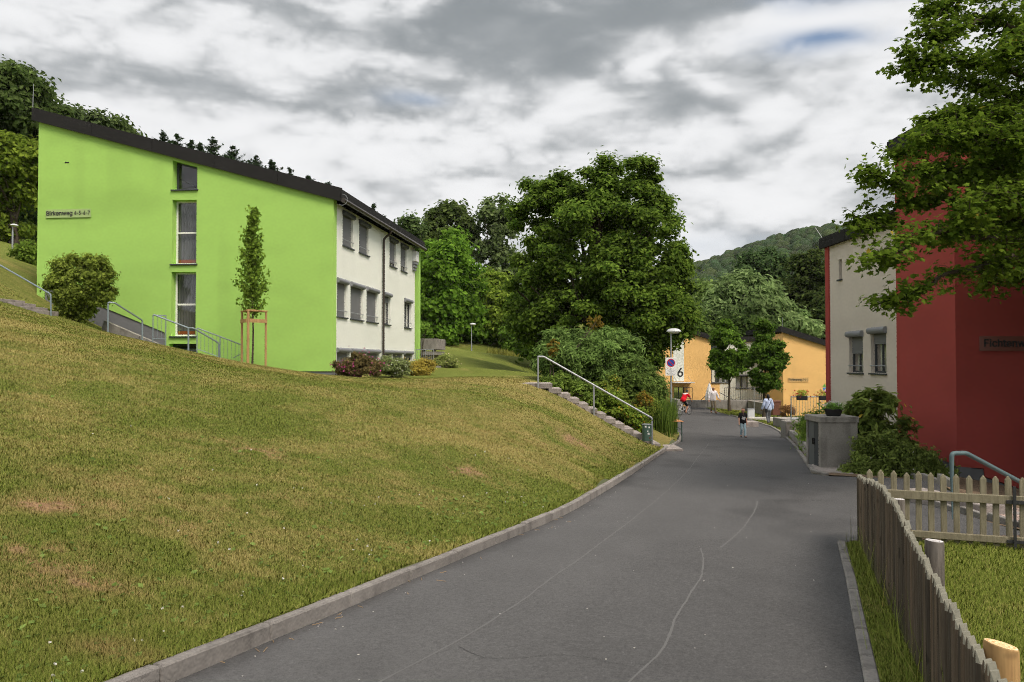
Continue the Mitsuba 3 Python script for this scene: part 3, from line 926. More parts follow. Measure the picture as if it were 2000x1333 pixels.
# terrace with a concrete planter behind the green house
q = C0 + fac.u * 14.6
tw = Wall(q, (math.cos(A1), -math.sin(A1)))
TK = thing('terrace', 'raised concrete terrace with a heavy planter trough behind the far end of the green house', 'terrace')
part(TK, 'slab', tw.box(-3.0, 0.62, 1.9, 2.1, -2.4, 0.0, 0.01), 'm_concrete')
part(TK, 'pier', tw.box(-3.0, 0.35, 0.4, 1.9, -2.2, -0.15), 'm_concrete')
part(TK, 'trough', tw.box(-3.0, 0.72, 2.2, 2.78, -2.2, 0.08, 0.02), 'm_concrete')
for uu in (-0.7, -0.1, 0.45):
    part(TK, 'bracket', tw.box(uu, uu + 0.09, 2.1, 2.2, -0.5, 0.02), 'm_dark_metal')

# ------------------------------------------------------------------ red house on the right
RX, RY0, RYM, RY1 = 11.0, 20.2, 23.3, 28.6
RB = thing('red_house', 'red and cream rendered house with dark roof edges behind the right hand tree', 'building')
st = Wall((RX, RY1, 0), (0, -1))        # street side, seen from the left: u runs towards the camera
gb = Wall((RX, RY0, 0), (1, 0))         # gable towards the camera
U = lambda y: RY1 - y  # noqa: E731
rh = []
for a, b, zt_, zb_ in [(1655, 1685.5, 655, 728), (1697, 1731, 648, 729)]:
    u0, _ = st.pix(a, 690)
    u1, _ = st.pix(b, 690)
    _, z1 = st.pix((a + b) / 2, (zt_))
    _, z0 = st.pix((a + b) / 2, zb_)
    rh.append((u0 + 0.14, u1, z0, z1))
u0, z1 = st.pix(1637, 508)
u1, z0 = st.pix(1644.5, 545)
sm = (u0 + 0.05, u1, z0, z1)
CRZ = 5.55
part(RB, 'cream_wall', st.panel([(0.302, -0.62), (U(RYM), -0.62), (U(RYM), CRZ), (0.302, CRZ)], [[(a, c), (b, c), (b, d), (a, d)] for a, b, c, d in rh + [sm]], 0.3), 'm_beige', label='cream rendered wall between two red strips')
for k, (a, b, c, d) in enumerate(rh):
    window(RB, st, a, b, c, d, recess=0.12, shutter=[0.5, 0.3][k], housing=(0.10, 0.03, 'm_box_grey'), rail=True, mull=(0.5,), cmat='m_curtain_white', curtain=[(0.05, 0.42), (0.58, 0.95)])
window(RB, st, sm[0], sm[1], sm[2], sm[3], recess=0.16, mull=(), curtain=[(0, 1)])
part(RB, 'red_strip', st.box(0.0, 0.30, -1.2, CRZ, -0.35, 0.05), 'm_red')
pz = lambda x: 7.5 - 0.30 * (x - RX)  # noqa: E731
part(RB, 'red_wall', st.panel([(U(RYM) + 0.003, -0.70), (U(RY0), -0.98), (U(RY0), 7.45), (U(RYM) + 0.003, 7.45)], (), 0.32).apply_translation(-st.n * -0.06), 'm_red', label='red rendered wall towards the road')
part(RB, 'red_gable', gb.panel([(-0.055, -1.0), (0.6, -1.05), (0.62, -1.25), (2.0, -1.72), (9, -3.4), (9, pz(RX + 9)), (0.1, 7.45), (-0.055, 7.45)], (), 0.3).apply_translation(gb.n * 0.003), 'm_red', label='red gable wall in the shade of the tree')
part(RB, 'rear_wall', [Wall((RX + 9, RY0 + 0.3, 0), (0, 1)).box(0, 8, -3.5, 4.6, -0.3, 0), Wall((RX + 9, RY1, 0), (-1, 0)).box(0, 8.7, -3.5, 5.4, -0.3, -0.004), st.box(U(RYM) - 0.02, U(RYM) - 0.32 + 0.3, CRZ, 7.4, -9, -0.3)], 'm_red')
part(RB, 'plinth', [st.panel([(0.3, -2.2), (U(RY0), -2.2), (U(RY0), -1.0), (U(RYM) + 0.003, -0.72), (U(RYM), -0.64), (0.3, -0.64)], (), 0.28).apply_translation(-st.n * 0.004), gb.panel([(-0.02, -2.4), (9, -4.6), (9, -3.42), (2.0, -1.74), (0.62, -1.27), (0.6, -1.07), (-0.02, -1.02)], (), 0.25).apply_translation(gb.n * -0.03)], 'm_plinth')
# low roof over the cream part with its fascia boards, high single pitch roof over the red part
part(RB, 'roof', trimesh.util.concatenate([box(RX - 0.1, RX + 9, RYM + 0.004, RY1 + 0.22, CRZ + 0.004, CRZ + 0.3)]), 'm_roof')
for a, b in zip(np.linspace(RYM, RY1 + 0.25, 6)[:-1], np.linspace(RYM, RY1 + 0.25, 6)[1:]):
    part(RB + '__roof', 'fascia_board', box(RX - 0.16, RX - 0.102, a + 0.008, b - 0.008, CRZ - 0.02, CRZ + 0.36, 0.006), 'm_roof')
hr = trimesh.creation.extrude_polygon(Polygon([(-0.25, 7.454), (0.1, 7.454), (9.3, pz(RX + 9.3) + 0.004), (9.3, pz(RX + 9.3) + 0.4), (0.1, 7.86), (-0.25, 7.86)]), RYM - RY0 + 0.35, engine='earcut')
hr.apply_translation((0, 0, -(RYM - RY0) - 0.05))
part(RB, 'high_roof', gb.put(hr), 'm_roof')
part(RB + '__roof', 'lightning_rod', tube([(RX - 0.1, RY1, CRZ + 0.3), (RX - 0.35, RY1 + 0.1, CRZ + 0.75)], 0.01, 5), 'm_galv')
SG2 = thing('street_sign', 'dim plate lettered Fichtenweg on the shaded red gable at the right edge', 'sign')
gs, gz1 = gb.pix(1911, 657)
ge, gz0 = gb.pix(2060, 686)
part(SG2, 'plate', gb.box(gs, ge + 0.5, gz0, gz1, 0.033, 0.048, 0.003), 'm_plate_red')
part(SG2, 'street_name', gb.text('Fichtenweg', gs + 0.09, gz0 + 0.11, 0.175, 0.049, True), 'm_ink')

# ------------------------------------------------------------------ yellow houses at the end of the road
YB = thing('yellow_house', 'yellow rendered gabled house with street name plate, right of the two round trees', 'building')
YX, YY = 19.84, 60.0
yg = Wall((YX, YY, 0), (1, 0))
yt = lambda u: 3.66 - 0.315 * u  # noqa: E731
part(YB, 'gable_wall', yg.panel([(0, -2.62), (9, -2.62), (9, yt(9)), (0, yt(0))], (), 0.3), 'm_yellow')
ys = Wall((YX, YY + 5, 0), (0, -1))
part(YB, 'side_wall', ys.box(0, 4.69, -2.6, 3.6, -0.3, -0.003), 'm_yellow')
m = trimesh.creation.extrude_polygon(Polygon([(-0.2, yt(-0.2) + 0.005), (9.2, yt(9.2) + 0.005), (9.2, yt(9.2) + 0.40), (-0.2, yt(-0.2) + 0.40)]), 9.0, engine='earcut').apply_translation((0, 0, -8.8))
part(YB, 'roof', yg.put(m), 'm_roof')
for a, b in zip(np.linspace(-0.22, 9.2, 5)[:-1], np.linspace(-0.22, 9.2, 5)[1:]):
    m = trimesh.creation.extrude_polygon(Polygon([(a + .01, yt(a) - 0.02), (b - .01, yt(b) - 0.02), (b - .01, yt(b) + 0.41), (a + .01, yt(a) + 0.41)]), 0.03, engine='earcut').apply_translation((0, 0, 0.203))
    part(YB + '__roof', 'fascia_board', yg.put(m), 'm_roof')
part(YB + '__roof', 'lightning_rod', tube([yg.o + [-0.1, -0.2, 4.0], yg.o + [-0.05, -0.2, 4.75]], 0.015, 5), 'm_galv')
# recessed cream part
rc_ = Wall((15.3, 64.6, 0), (1, 0))
rw = []
for a, b, t, bt in [(1437, 1461, 735, 759), (1468, 1489, 735, 760), (1404, 1424, 733, 748), (1437, 1461, 690, 708), (1404, 1424, 690, 708), (1468, 1489, 690, 708)]:
    u0, z1 = rc_.pix(a, t)
    u1, z0 = rc_.pix(b, bt)
    rw.append((u0, u1, z0, z1))
part(YB, 'cream_wall', rc_.panel([(0, -2.6), (4.53, -2.6), (4.53, 3.1), (0, 3.1)], [[(a, c), (b, c), (b, d), (a, d)] for a, b, c, d in rw], 0.25), 'm_cream')
for k, (a, b, c, d) in enumerate(rw):
    window(YB, rc_, a, b, c, d, recess=0.1, mull=(0.5,), cmat='m_curtain_white', curtain=[(0.1, 0.4), (0.62, 0.95)], housing=(0.09, 0.02, 'm_anthracite') if k < 2 else None)
part(YB, 'low_roof', box(15.2, 19.86, 64.4, 70, 3.104, 3.5), 'm_roof')
SG3 = thing('street_sign', 'small plate reading Fichtenweg 5-6-7 on the sunlit yellow gable', 'sign')
a0, b1 = yg.pix(1539, 737.8)
a1, b0 = yg.pix(1579, 746.3)
part(SG3, 'plate', yg.box(a0, a1, b0, b1, 0.03, 0.045), 'm_plate_yellow')
part(SG3, 'street_name', yg.text('Fichtenweg', a0 + 0.04, b0 + 0.09, 0.155, 0.046, True, fit=(a1 - a0) * 0.66), 'm_ink')
part(SG3, 'house_numbers', yg.text('5-6-7', a0 + (a1 - a0) * 0.74, b0 + 0.09, 0.15, 0.046, True, fit=(a1 - a0) * 0.22), 'm_ink')

YB2 = thing('yellow_house', 'yellow rendered house with the white number 6 panel and glass door canopy', 'building')
y2 = Wall((11.2, 62.5, 0), (1, 0))
y2t = lambda u: 3.20 - 0.315 * (u - 3.9)  # noqa: E731
d0u, d1z = y2.pix(1316, 756)
d1u, d0z = y2.pix(1336, 786)
cu0, cz1 = y2.pix(1388.5, 693)
cu1, cz0 = y2.pix(1404, 748)
part(YB2, 'front_wall', y2.panel([(0, -2.2), (3.98, -2.2), (3.98, y2t(3.98)), (0, y2t(0))], [[(d0u, -1.7), (d1u, -1.7), (d1u, d1z), (d0u, d1z)]], 0.3), 'm_yellow')
part(YB2, 'bay_wall', y2.box(3.983, 4.64, -2.2, cz0 - 0.05, -0.3, -0.02), 'm_yellow')
part(YB2, 'side_wall', Wall((11.2, 70, 0), (0, -1)).box(0, 7.19, -2.2, y2t(0), -0.3, -0.003), 'm_yellow')
part(YB2, 'side_wall', Wall((15.82, 62.8, 0), (0, 1)).box(0, 1.7, -2.2, cz0 - 0.06, -0.2, -0.004), 'm_yellow')
window(YB2, y2, 3.99, 4.63, cz0, cz1, recess=0.03, trans=0.68, sill=True, curtain=[(0.5, 1)])
part(YB2, 'bay_roof', y2.box(3.985, 4.7, cz1 + 0.01, y2t(3.98) - 0.02, -2, -0.03), 'm_anthracite')
m = trimesh.creation.extrude_polygon(Polygon([(-0.2, y2t(-0.2) + 0.005), (4.9, y2t(4.9) + 0.005), (4.9, y2t(4.9) + 0.38), (-0.2, y2t(-0.2) + 0.38)]), 8, engine='earcut').apply_translation((0, 0, -7.8))
part(YB2, 'roof', y2.put(m), 'm_roof')
p0, pz1 = y2.pix(1314.5, 650)
p1, pz0 = y2.pix(1336, 745)
part(YB2, 'number_panel', y2.box(p0, p1, pz0, 3.9, -0.01, 0.025), 'm_cream', label='white wall panel carrying the number 6')
n0, nz1 = y2.pix(1320.5, 719.5)
_, nz0 = y2.pix(1331, 736)
part(YB2 + '__number_panel', 'house_number', y2.text('6', n0, nz0, nz1 - nz0, 0.03, True), 'm_ink')
window(YB2, y2, d0u, d1u, -1.69, d1z, recess=0.15, mull=(0.5,), sill=False)
k0, kz = y2.pix(1312, 748)
k1, _ = y2.pix(1350, 748)
part(YB2, 'door_canopy', y2.box(k0, k1, kz, kz + 0.06, 0.03, 1.3, 0.01), 'm_lamp')
part(YB2 + '__door_canopy', 'canopy_bracket', [bar(y2.o + y2.u * uu + y2.n * 0.03 + [0, 0, kz + 0.45], y2.o + y2.u * uu + y2.n * 1.1 + [0, 0, kz + 0.06], 0.015, 5) for uu in (k0 + 0.2, k1 - 0.2)], 'm_galv')
gw = Wall((9.0, 66.5, 0), (1, 0))
YB3 = thing('cream_house', 'grey cream wall glimpsed left of the yellow house behind the lamp post', 'building')
part(YB3, 'wall', gw.box(-6, 3.2, -2.2, 3.3, -3.0, 0), 'm_cream')
part(YB3, 'roof', gw.box(-6.2, 3.25, 3.304, 3.7, -3.2, 0.3), 'm_roof')
q0, q1 = gw.pix(1262, 755)
window(YB3, gw, 0.9, 2.2, -1.2, -0.2, recess=-0.065, sill=True)

# ------------------------------------------------------------------ stairs with handrail, bin and table
STX0, STX1, STY, STN = 0.93, 4.62, 25.85, 13
ST = free('stairs')
tag(ST, kind='structure')
for i in range(STN):
    x0 = STX0 + (STX1 - STX0) * i / STN
    zz = 0.885 - 0.158 * i
    w_ = 0.34 if i else 0.95
    m = box(x0 - (w_ - 0.34) - 0.06, x0 + 0.34, STY - 0.02 * (i % 2), STY + 1.25, zz - 0.165, zz, 0.012)
    part(ST, 'step', m, 'm_step')
part(ST, 'landing', box(STX1 - 0.02, STX1 + 0.75, STY - 0.1, STY + 1.3, -1.45, zroad(26) + 0.075, 0.01), 'm_step')
HR = thing('stair_handrail', 'long galvanised handrail on three posts beside the concrete stairs', 'handrail')
hb = lambda x: 0.885 - 0.158 * STN * (x - STX0) / (STX1 - STX0)  # noqa: E731
hy = STY - 0.10
tops = [at(1051, 697, hy), at(1062, 697, hy), at(1273.5, 817, hy)]
part(HR, 'top_rail', tube(rounded([tops[0] + [0, 0, -0.02], tops[0], tops[1], tops[2], tops[2] + [0, 0, -0.1]], 0.05), 0.029, 8), 'm_galv', smooth=40)
for px, top_ in ((1051, tops[0][2] - 0.02), (1160, None), (1273.5, tops[2][2] - 0.1)):
    x = at(px, 800, hy)[0]
    if top_ is None:
        top_ = np.interp(x, [tops[1][0], tops[2][0]], [tops[1][2], tops[2][2]])
    part(HR, 'post', bar((x, hy, min(hb(x), float(G(x, hy))) - 0.25), (x, hy, top_), 0.029, 8), 'm_galv', smooth=40)
BN = thing('litter_bin', 'small grey green litter bin with stickers hung on the foot of the stair handrail', 'bin')
bp = at(1263.5, 866, hy - 0.26)
body = trimesh.creation.cylinder(0.145, 0.50, sections=20)
body.apply_translation((bp[0], bp[1], bp[2] + 0.33))
part(BN, 'body', body, 'm_bin_green', smooth=40)
rim = trimesh.creation.torus(0.147, 0.012, major_sections=20, minor_sections=6).apply_translation((bp[0], bp[1], bp[2] + 0.58))
part(BN, 'rim', rim, 'm_galv', smooth=True)
for dx, dz, s, mt in ((-0.06, 0.52, 0.05, 'm_white'), (0.05, 0.50, 0.045, 'm_sign_face'), (0.03, 0.30, 0.06, 'm_lamp'), (0.0, 0.38, 0.035, 'm_white'), (0.07, 0.18, 0.05, 'm_bin_brown')):
    dy = -math.sqrt(0.148 ** 2 - dx ** 2)
    m = box(-s / 2, s / 2, -0.003, 0.003, -s / 2, s / 2)
    part(BN, 'sticker', place(m, bp[0] + dx, bp[1] + dy, bp[2] + dz, math.atan2(dx, -dy)), mt)
part(BN, 'bracket', box(bp[0] - 0.02, bp[0] + 0.02, bp[1] + 0.14, hy + 0.02, bp[2] + 0.40, bp[2] + 0.44), 'm_galv')

TB = thing('folding_table', 'orange brown trestle table on dark green legs standing at the road edge by the bamboo', 'table')
tx1, ty = at(1332.5, 830, 31.3)[0], 31.3
tz = zroad(31.3) + 0.77
part(TB, 'table_top', box(tx1 - 0.9, tx1, ty - 0.25, ty + 0.75, tz - 0.03, tz, 0.005), 'm_table_top')
for k, (lx, ly) in enumerate(((tx1 - 0.06, ty - 0.19), (tx1 - 0.06, ty + 0.68), (tx1 - 0.42, ty - 0.19), (tx1 - 0.42, ty + 0.68))):
    part(TB, 'leg', bar((lx, ly, zroad(ly) - 0.005 if lx > KL(ly) else float(G(lx, ly)) - 0.01), (lx, ly, tz - 0.03), 0.02, 6), 'm_table_leg')
part(TB, 'leg_brace', [bar((tx1 - 0.06, ty - 0.19, tz - 0.3), (tx1 - 0.06, ty + 0.68, tz - 0.3), 0.012, 6), bar((tx1 - 0.42, ty - 0.19, tz - 0.3), (tx1 - 0.06, ty - 0.19, tz - 0.3), 0.012, 6)], 'm_table_leg')


# ------------------------------------------------------------------ lamps
def lamp(label, x, y, h, r=0.045, s=1.0, group=None):
    key = thing('street_lamp', label, 'street lamp', group)
    z = g1(x, y)
    part(key, 'post', tube([(x, y, z - 0.3), (x, y, z + 1.0), (x, y, z + 1.02), (x, y, z + h)], [r * 1.25, r * 1.25, r, r * 0.8], 10), 'm_galv', smooth=40)
    prof = np.array([(0.0, 0.16), (0.12, 0.155), (0.24, 0.12), (0.33, 0.06), (0.365, 0.0), (0.35, -0.015), (0.0, -0.02)]) * s
    m = trimesh.creation.revolve(prof[::-1], sections=24)
    m.apply_translation((x + 0.14 * s, y, z + h + 0.0))
    part(key, 'shade', m, 'm_lamp', smooth=50)
    m = trimesh.creation.revolve(np.array([(0.0, -0.10), (0.20, -0.095), (0.29, -0.022), (0.0, -0.0215)]) * s, sections=20)
    m.apply_translation((x + 0.14 * s, y, z + h))
    part(key, 'diffuser', m, 'm_sign_face', smooth=50)
    return key, z


LX, LY = 40.0 * 310.5 / 1600, 40.0
ltop = at(1312, 648, LY)[2]
lamp('grey mushroom headed street lamp carrying the no parking sign beside the bamboo', LX, LY, ltop - g1(LX, LY), 0.048, 1.0)
p = at(24, 500, 49)
lamp('small street lamp left of the green house in front of dark trees', p[0], p[1], at(30, 441, 49)[2] - g1(p[0], p[1]), 0.04, 0.62)
p = at(921, 660, 92)
lamp('distant street lamp on the lawn in front of the dark wood', p[0], p[1], at(921, 634, 92)[2] - g1(p[0], p[1]), 0.06, 1.0)
NP = thing('parking_sign', 'white no parking plate with blue and red disc on the lamp post', 'sign')
sw = Wall((LX, LY - 0.075, 0), (1, 0))
s0, sz1 = sw.pix(1299.7, 699)
s1, szm = sw.pix(1321, 720.2)
_, sz0 = sw.pix(1310, 734)
part(NP, 'plate', [sw.box(s0, s1, szm + 0.006, sz1, -0.012, 0, 0.003), sw.box(s0, s1, sz0, szm - 0.006, -0.012, 0, 0.003)], 'm_sign_face')
cx_, cz_, R = (s0 + s1) / 2, (sz1 + szm) / 2 + 0.01, (s1 - s0) * 0.38


def disc(rr, n, cut=None):
    m = trimesh.creation.cylinder(rr, 0.004, sections=36)
    m.apply_translation((cx_, cz_, n))
    return sw.put(m)


part(NP, 'red_disc', disc(R, 0.003), 'm_sign_red')
part(NP, 'blue_disc', disc(R * 0.80, 0.006), 'm_sign_blue')
m = box(-R * 0.82, R * 0.82, -R * 0.10, R * 0.10, -0.002, 0.002)
m.apply_transform(trimesh.transformations.rotation_matrix(math.radians(-45), (0, 0, 1)))
m.apply_translation((cx_, cz_, 0.0095))
part(NP, 'slash', sw.put(m), 'm_sign_red')
rs = np.random.default_rng(5)
ms = []
for row, (za, hh) in enumerate(((0.84, 0.035), (0.68, 0.02), (0.56, 0.03), (0.36, 0.05), (0.20, 0.035))):
    zz = sz0 + (szm - sz0) * za
    u = cx_ - (0.08, 0.17, 0.12, 0.08, 0.17)[row]
    while u < cx_ + (0.08, 0.17, 0.12, 0.08, 0.17)[row]:
        l = rs.uniform(0.015, 0.05)
        ms.append(sw.box(u, u + l, zz - hh / 2, zz + hh / 2 * rs.uniform(0.2, 1), 0.0005, 0.0025))
        u += l + 0.012
part(NP, 'small_print', ms, 'm_box_grey')
part(NP, 'clamp', box(LX - 0.07, LX + 0.07, LY - 0.062, LY - 0.03, szm + 0.1, szm + 0.14), 'm_galv')


# ------------------------------------------------------------------ handrails and steps on the left slope
def P(px, py, d):
    return at(px, py, d)


H1 = thing('path_handrail', 'sloping grey handrail at the left edge of the picture above the grass', 'handrail')
part(H1, 'rail', tube(rounded([P(-60, 484, 27.5), P(99, 575, 27.2), P(100, 622, 27.2) + [0, 0, -0.2]], 0.06), 0.027, 8), 'm_rail_paint', smooth=40)
part(H1, 'post', bar(P(-58, 486, 27.5), P(-58, 575, 27.5) - [0, 0, 0.4], 0.027, 8), 'm_rail_paint', smooth=40)
H2 = thing('path_handrail', 'short two post grey handrail right of the round bush by the green gable', 'handrail')
part(H2, 'rail', tube(rounded([P(211, 654, 26.6) - [0, 0, 0.3], P(211, 591, 26.6), P(224, 592, 26.7), P(278, 626, 27.6), P(278, 662, 27.6) - [0, 0, 0.3]], 0.06), 0.027, 8), 'm_rail_paint', smooth=40)


def railing(label, pts, h, gap, name='railing', mat='m_rail_paint', low=0.12, r=0.02, cat='railing', posts=True):
    """railing with upright bars along a polyline of top points"""
    key = thing(name, label, cat)
    pts = [np.array(q, float) for q in pts]
    part(key, 'top_rail', tube(rounded(pts, 0.04), r, 8), mat, smooth=40)
    part(key, 'lower_rail', tube([q - [0, 0, h - low] for q in pts], r * 0.7, 6), mat)
    for q in pts:
        if posts:
            part(key, 'post', bar(q - [0, 0, h + 0.35], q, r, 8), mat)
    for a, b in zip(pts[:-1], pts[1:]):
        n = max(2, int(np.linalg.norm(b - a) / gap))
        for k in range(1, n):
            q = a + (b - a) * k / n
            part(key, 'bar', bar(q - [0, 0, h - low], q, r * 0.38, 5), mat)
    return key


railing('short grey bar railing panel at the path corner below the green gable windows', [P(299, 616, 28.6), P(324, 617, 28.9)], 0.95, 0.11)
H3 = thing('path_handrail', 'bent grey handrail dropping to the right in front of the lowest gable window', 'handrail')
part(H3, 'rail', tube(rounded([P(300, 615, 27.4), P(368, 641, 27.6), P(377, 641, 27.6), P(427, 670, 28.2), P(427, 702, 28.2) - [0, 0, 0.3]], 0.06), 0.027, 8), 'm_rail_paint', smooth=40)
part(H3, 'post', bar(P(368, 641, 27.6), P(368, 690, 27.6) - [0, 0, 0.3], 0.03, 8), 'm_rail_paint', smooth=40)
railing('long grey bar railing sloping down to the sapling in front of the green gable', [P(385, 641, 28.6), P(430, 658, 28.7), P(474, 675, 28.8)], 0.85, 0.13)
part('railing_001', 'brace', bar(P(474, 690, 28.8), P(455, 700, 28.8), 0.016, 6), 'm_rail_paint')
railing('low grey bar railing beside the terrace at the far end of the cream wall', [P(812, 683, 41.5), P(831, 683, 41.2), P(847, 683, 41.0)], 0.95, 0.11, mat='m_galv')
SS = free('slope_steps')
tag(SS, kind='structure')
for k, (px, py) in enumerate(((4, 577), (26, 583), (50, 588), (72, 596))):
    c = P(px, py, 26.4 + 0.15 * k)
    c[2] = float(G(c[0], c[1])) + 0.05
    part(SS, 'step', place(box(-0.14, 0.14, -0.12, 0.9, -0.3, 0.03, 0.012), c[0], c[1], c[2], -0.1), 'm_step')
EW = thing('path_edging', 'low concrete edging along the path at the foot of the green gable', 'edging')
for a, b in (((205, 628, 29.4), (275, 658, 29.0)), ((275, 658, 29.0), (330, 682, 28.8))):
    a, b = P(*a), P(*b)
    d_ = b - a
    L = np.linalg.norm(d_)
    m = box(0.005, L - 0.005, -0.07, 0.07, -0.8, 0.03, 0.01)
    M = np.eye(4)
    ux = d_ / L
    uy = unit(np.cross([0, 0, 1.0], ux))
    M[:3, 0], M[:3, 1], M[:3, 2], M[:3, 3] = ux, uy, np.cross(ux, uy), a
    m.apply_transform(M)
    part(EW, 'block', m, 'm_concrete')
LWL = thing('retaining_wall', 'low pale concrete wall below the small lamp at the left edge', 'wall')
part(LWL, 'wall', [box(-24.5, -18.9, 34.2, 34.5, 4.6, float(P(30, 533, 34.2)[2]), 0.015)], 'm_concrete')
EB = thing('concrete_block', 'small pale concrete block by the railing behind the flower bed', 'block')
c = P(850, 727, 38)
part(EB, 'block', box(c[0] - 0.25, c[0] + 0.25, c[1], c[1] + 0.8, c[2] - 0.3, c[2] + 0.28, 0.02), 'm_concrete')

# ------------------------------------------------------------------ right foreground: cabinet, beds, fence, gate
CB = thing('meter_cabinet', 'square concrete meter cabinet with two grey steel doors beside the road', 'cabinet')
cx0, cy0, cw, cd, cz = 7.22, 19.2, 0.86, 0.95, 0.29
zb = zroad(19.6) - 0.05
part(CB, 'body', [box(cx0, cx0 + 0.1, cy0, cy0 + 0.16, zb - 0.2, cz - 0.14), box(cx0, cx0 + 0.1, cy0 + cd - 0.09, cy0 + cd, zb - 0.2, cz - 0.14), box(cx0 + 0.102, cx0 + cw, cy0 + 0.002, cy0 + cd - 0.002, zb - 0.2, cz - 0.142), box(cx0 - 0.03, cx0 + cw + 0.03, cy0 - 0.03, cy0 + cd + 0.03, cz - 0.14, cz, 0.012)], 'm_concrete')
for k in range(2):
    y0 = cy0 + 0.17 + k * 0.345
    dk = part(CB, 'door', box(cx0 + 0.025, cx0 + 0.06, y0, y0 + 0.335, zb + 0.06, cz - 0.15, 0.004), 'm_door_grey' if k else 'm_dark_door')
    part(dk, 'handle', box(cx0 + 0.0, cx0 + 0.024, y0 + (0.03 if k else 0.28), y0 + (0.055 if k else 0.305), zb + 0.6, zb + 0.75, 0.003), 'm_black')
SL = free('paving_slab')
part(None, SL, place(box(-0.05, 0.75, -1.0, 1.25, -0.12, 0.02, 0.01), 6.98, 18.85, zroad(18.8), -0.3), 'm_step')
tag(SL, kind='structure')
PB = thing('flower_bowl', 'dark oval planter of white flowers on top of the meter cabinet', 'planter')
bc = np.array([7.62, 19.45, cz])
prof = np.array([(0.0, 0.0), (0.15, 0.0), (0.175, 0.05), (0.195, 0.14), (0.215, 0.145), (0.215, 0.17), (0.18, 0.17), (0.17, 0.13), (0.0, 0.13)])
m = trimesh.creation.revolve(prof, sections=28)
m.apply_scale((1.05, 0.6, 1.0))
m.apply_translation(bc)
part(PB, 'bowl', m, 'm_black', smooth=35)
rg = np.random.default_rng(77)


def pot_plants(key, c, rx, ry, h, nleaf, nflow, fcol, rg, hang=0.0, leafcol=((0.05, 0.09, 0.02), (0.10, 0.16, 0.04)), fs=0.035, spread=1.0):
    C = c + np.stack([rg.normal(0, rx * 0.5, nleaf), rg.normal(0, ry * 0.5, nleaf), rg.random(nleaf) ** 1.3 * h], 1)
    leaf_part(key, 'foliage', leaf_cards(C, rg.normal(size=(nleaf, 3)) + [0, -0.3, 0.8], 0.035 * rg.uniform(0.6, 1.4, nleaf), 1.5, rg, tint(nleaf, *leafcol, rg)))
    C = c + np.stack([rg.normal(0, rx * 0.62 * spread, nflow), rg.normal(0, ry * 0.6, nflow), h * 0.5 + rg.random(nflow) * h * 0.75 - hang * rg.random(nflow) * h], 1)
    leaf_part(key, 'blossom', leaf_cards(np.repeat(C, 5, 0) + rg.normal(0, fs * 0.35, (nflow * 5, 3)), rg.normal(size=(nflow * 5, 3)) + [0, -0.6, 0.6], fs * rg.uniform(0.6, 1.2, nflow * 5), 1.0, rg, tint(nflow * 5, np.array(fcol) * 0.8, fcol, rg, 0.1)), mat='m_tint')


pot_plants(PB, bc + [0, 0, 0.15], 0.26, 0.14, 0.16, 420, 26, (0.8, 0.8, 0.78), rg)
# hedge and shrubs along the red house
shrub('clipped_hedge', 'narrow shaggy green hedge between the low wall and the red house', [((9.55, 24.6, -0.65), (0.55, 2.4, 0.75), 70), ((10.2, 27.2, -0.75), (0.5, 1.6, 0.65), 40), ((8.9, 22.4, -0.75), (0.5, 1.2, 0.65), 36)], 0.26, 260, 0.05, (0.035, 0.06, 0.012), (0.10, 0.13, 0.03), 21, up=0.4, cat='hedge', extra=[('blossom', 300, 0.03, (0.22, 0.14, 0.05))])
shrub('evergreen_shrub', 'tall open evergreen shrub with pale leaf tips below the two windows of the red house', [((9.1, 20.7, 0.22), (0.60, 0.5, 0.66), 34), ((9.7, 20.9, -0.35), (0.55, 0.45, 0.6), 22), ((8.7, 20.6, -0.35), (0.4, 0.4, 0.5), 12)], 0.24, 110, 0.085, (0.040, 0.056, 0.014), (0.10, 0.122, 0.034), 22, aspect=2.6, up=0.9, warm=0.02, shell=0.35)
shrub('flowering_shrub', 'low dark shrub dotted with tiny white flowers beside the meter cabinet', [((8.5, 18.8, -0.78), (0.80, 0.55, 0.62), 60), ((7.95, 18.55, -1.0), (0.45, 0.35, 0.4), 26), ((9.3, 18.9, -0.95), (0.7, 0.5, 0.55), 34)], 0.24, 330, 0.045, (0.036, 0.050, 0.014), (0.09, 0.108, 0.032), 23, aspect=2.4, up=0.3, extra=[('blossom', 46, 0.042, (0.75, 0.74, 0.68))])
# low concrete wall along the hedge
LW = thing('garden_wall', 'low grey concrete wall with a taller end pier along the hedge', 'wall')
c = at(1531, 850, 33.4)
part(LW, 'end_pier', box(c[0] + 0.05, c[0] + 0.42, c[1] - 0.1, c[1] + 0.55, zroad(33) - 0.3, at(1531, 823, 33.4)[2], 0.015), 'm_concrete')
for a, b in chain(lambda y: KR(y) + 0.16, 23.2, 33.0, 1.6):
    L = math.hypot(b[0] - a[0], b[1] - a[1])
    m = place(box(0.004, L - 0.004, -0.16, 0.0, -0.3, 0.32, 0.012), a[0], a[1], zroad((a[1] + b[1]) / 2), math.atan2(b[1] - a[1], b[0] - a[0]))
    part(LW, 'block', m, 'm_concrete')

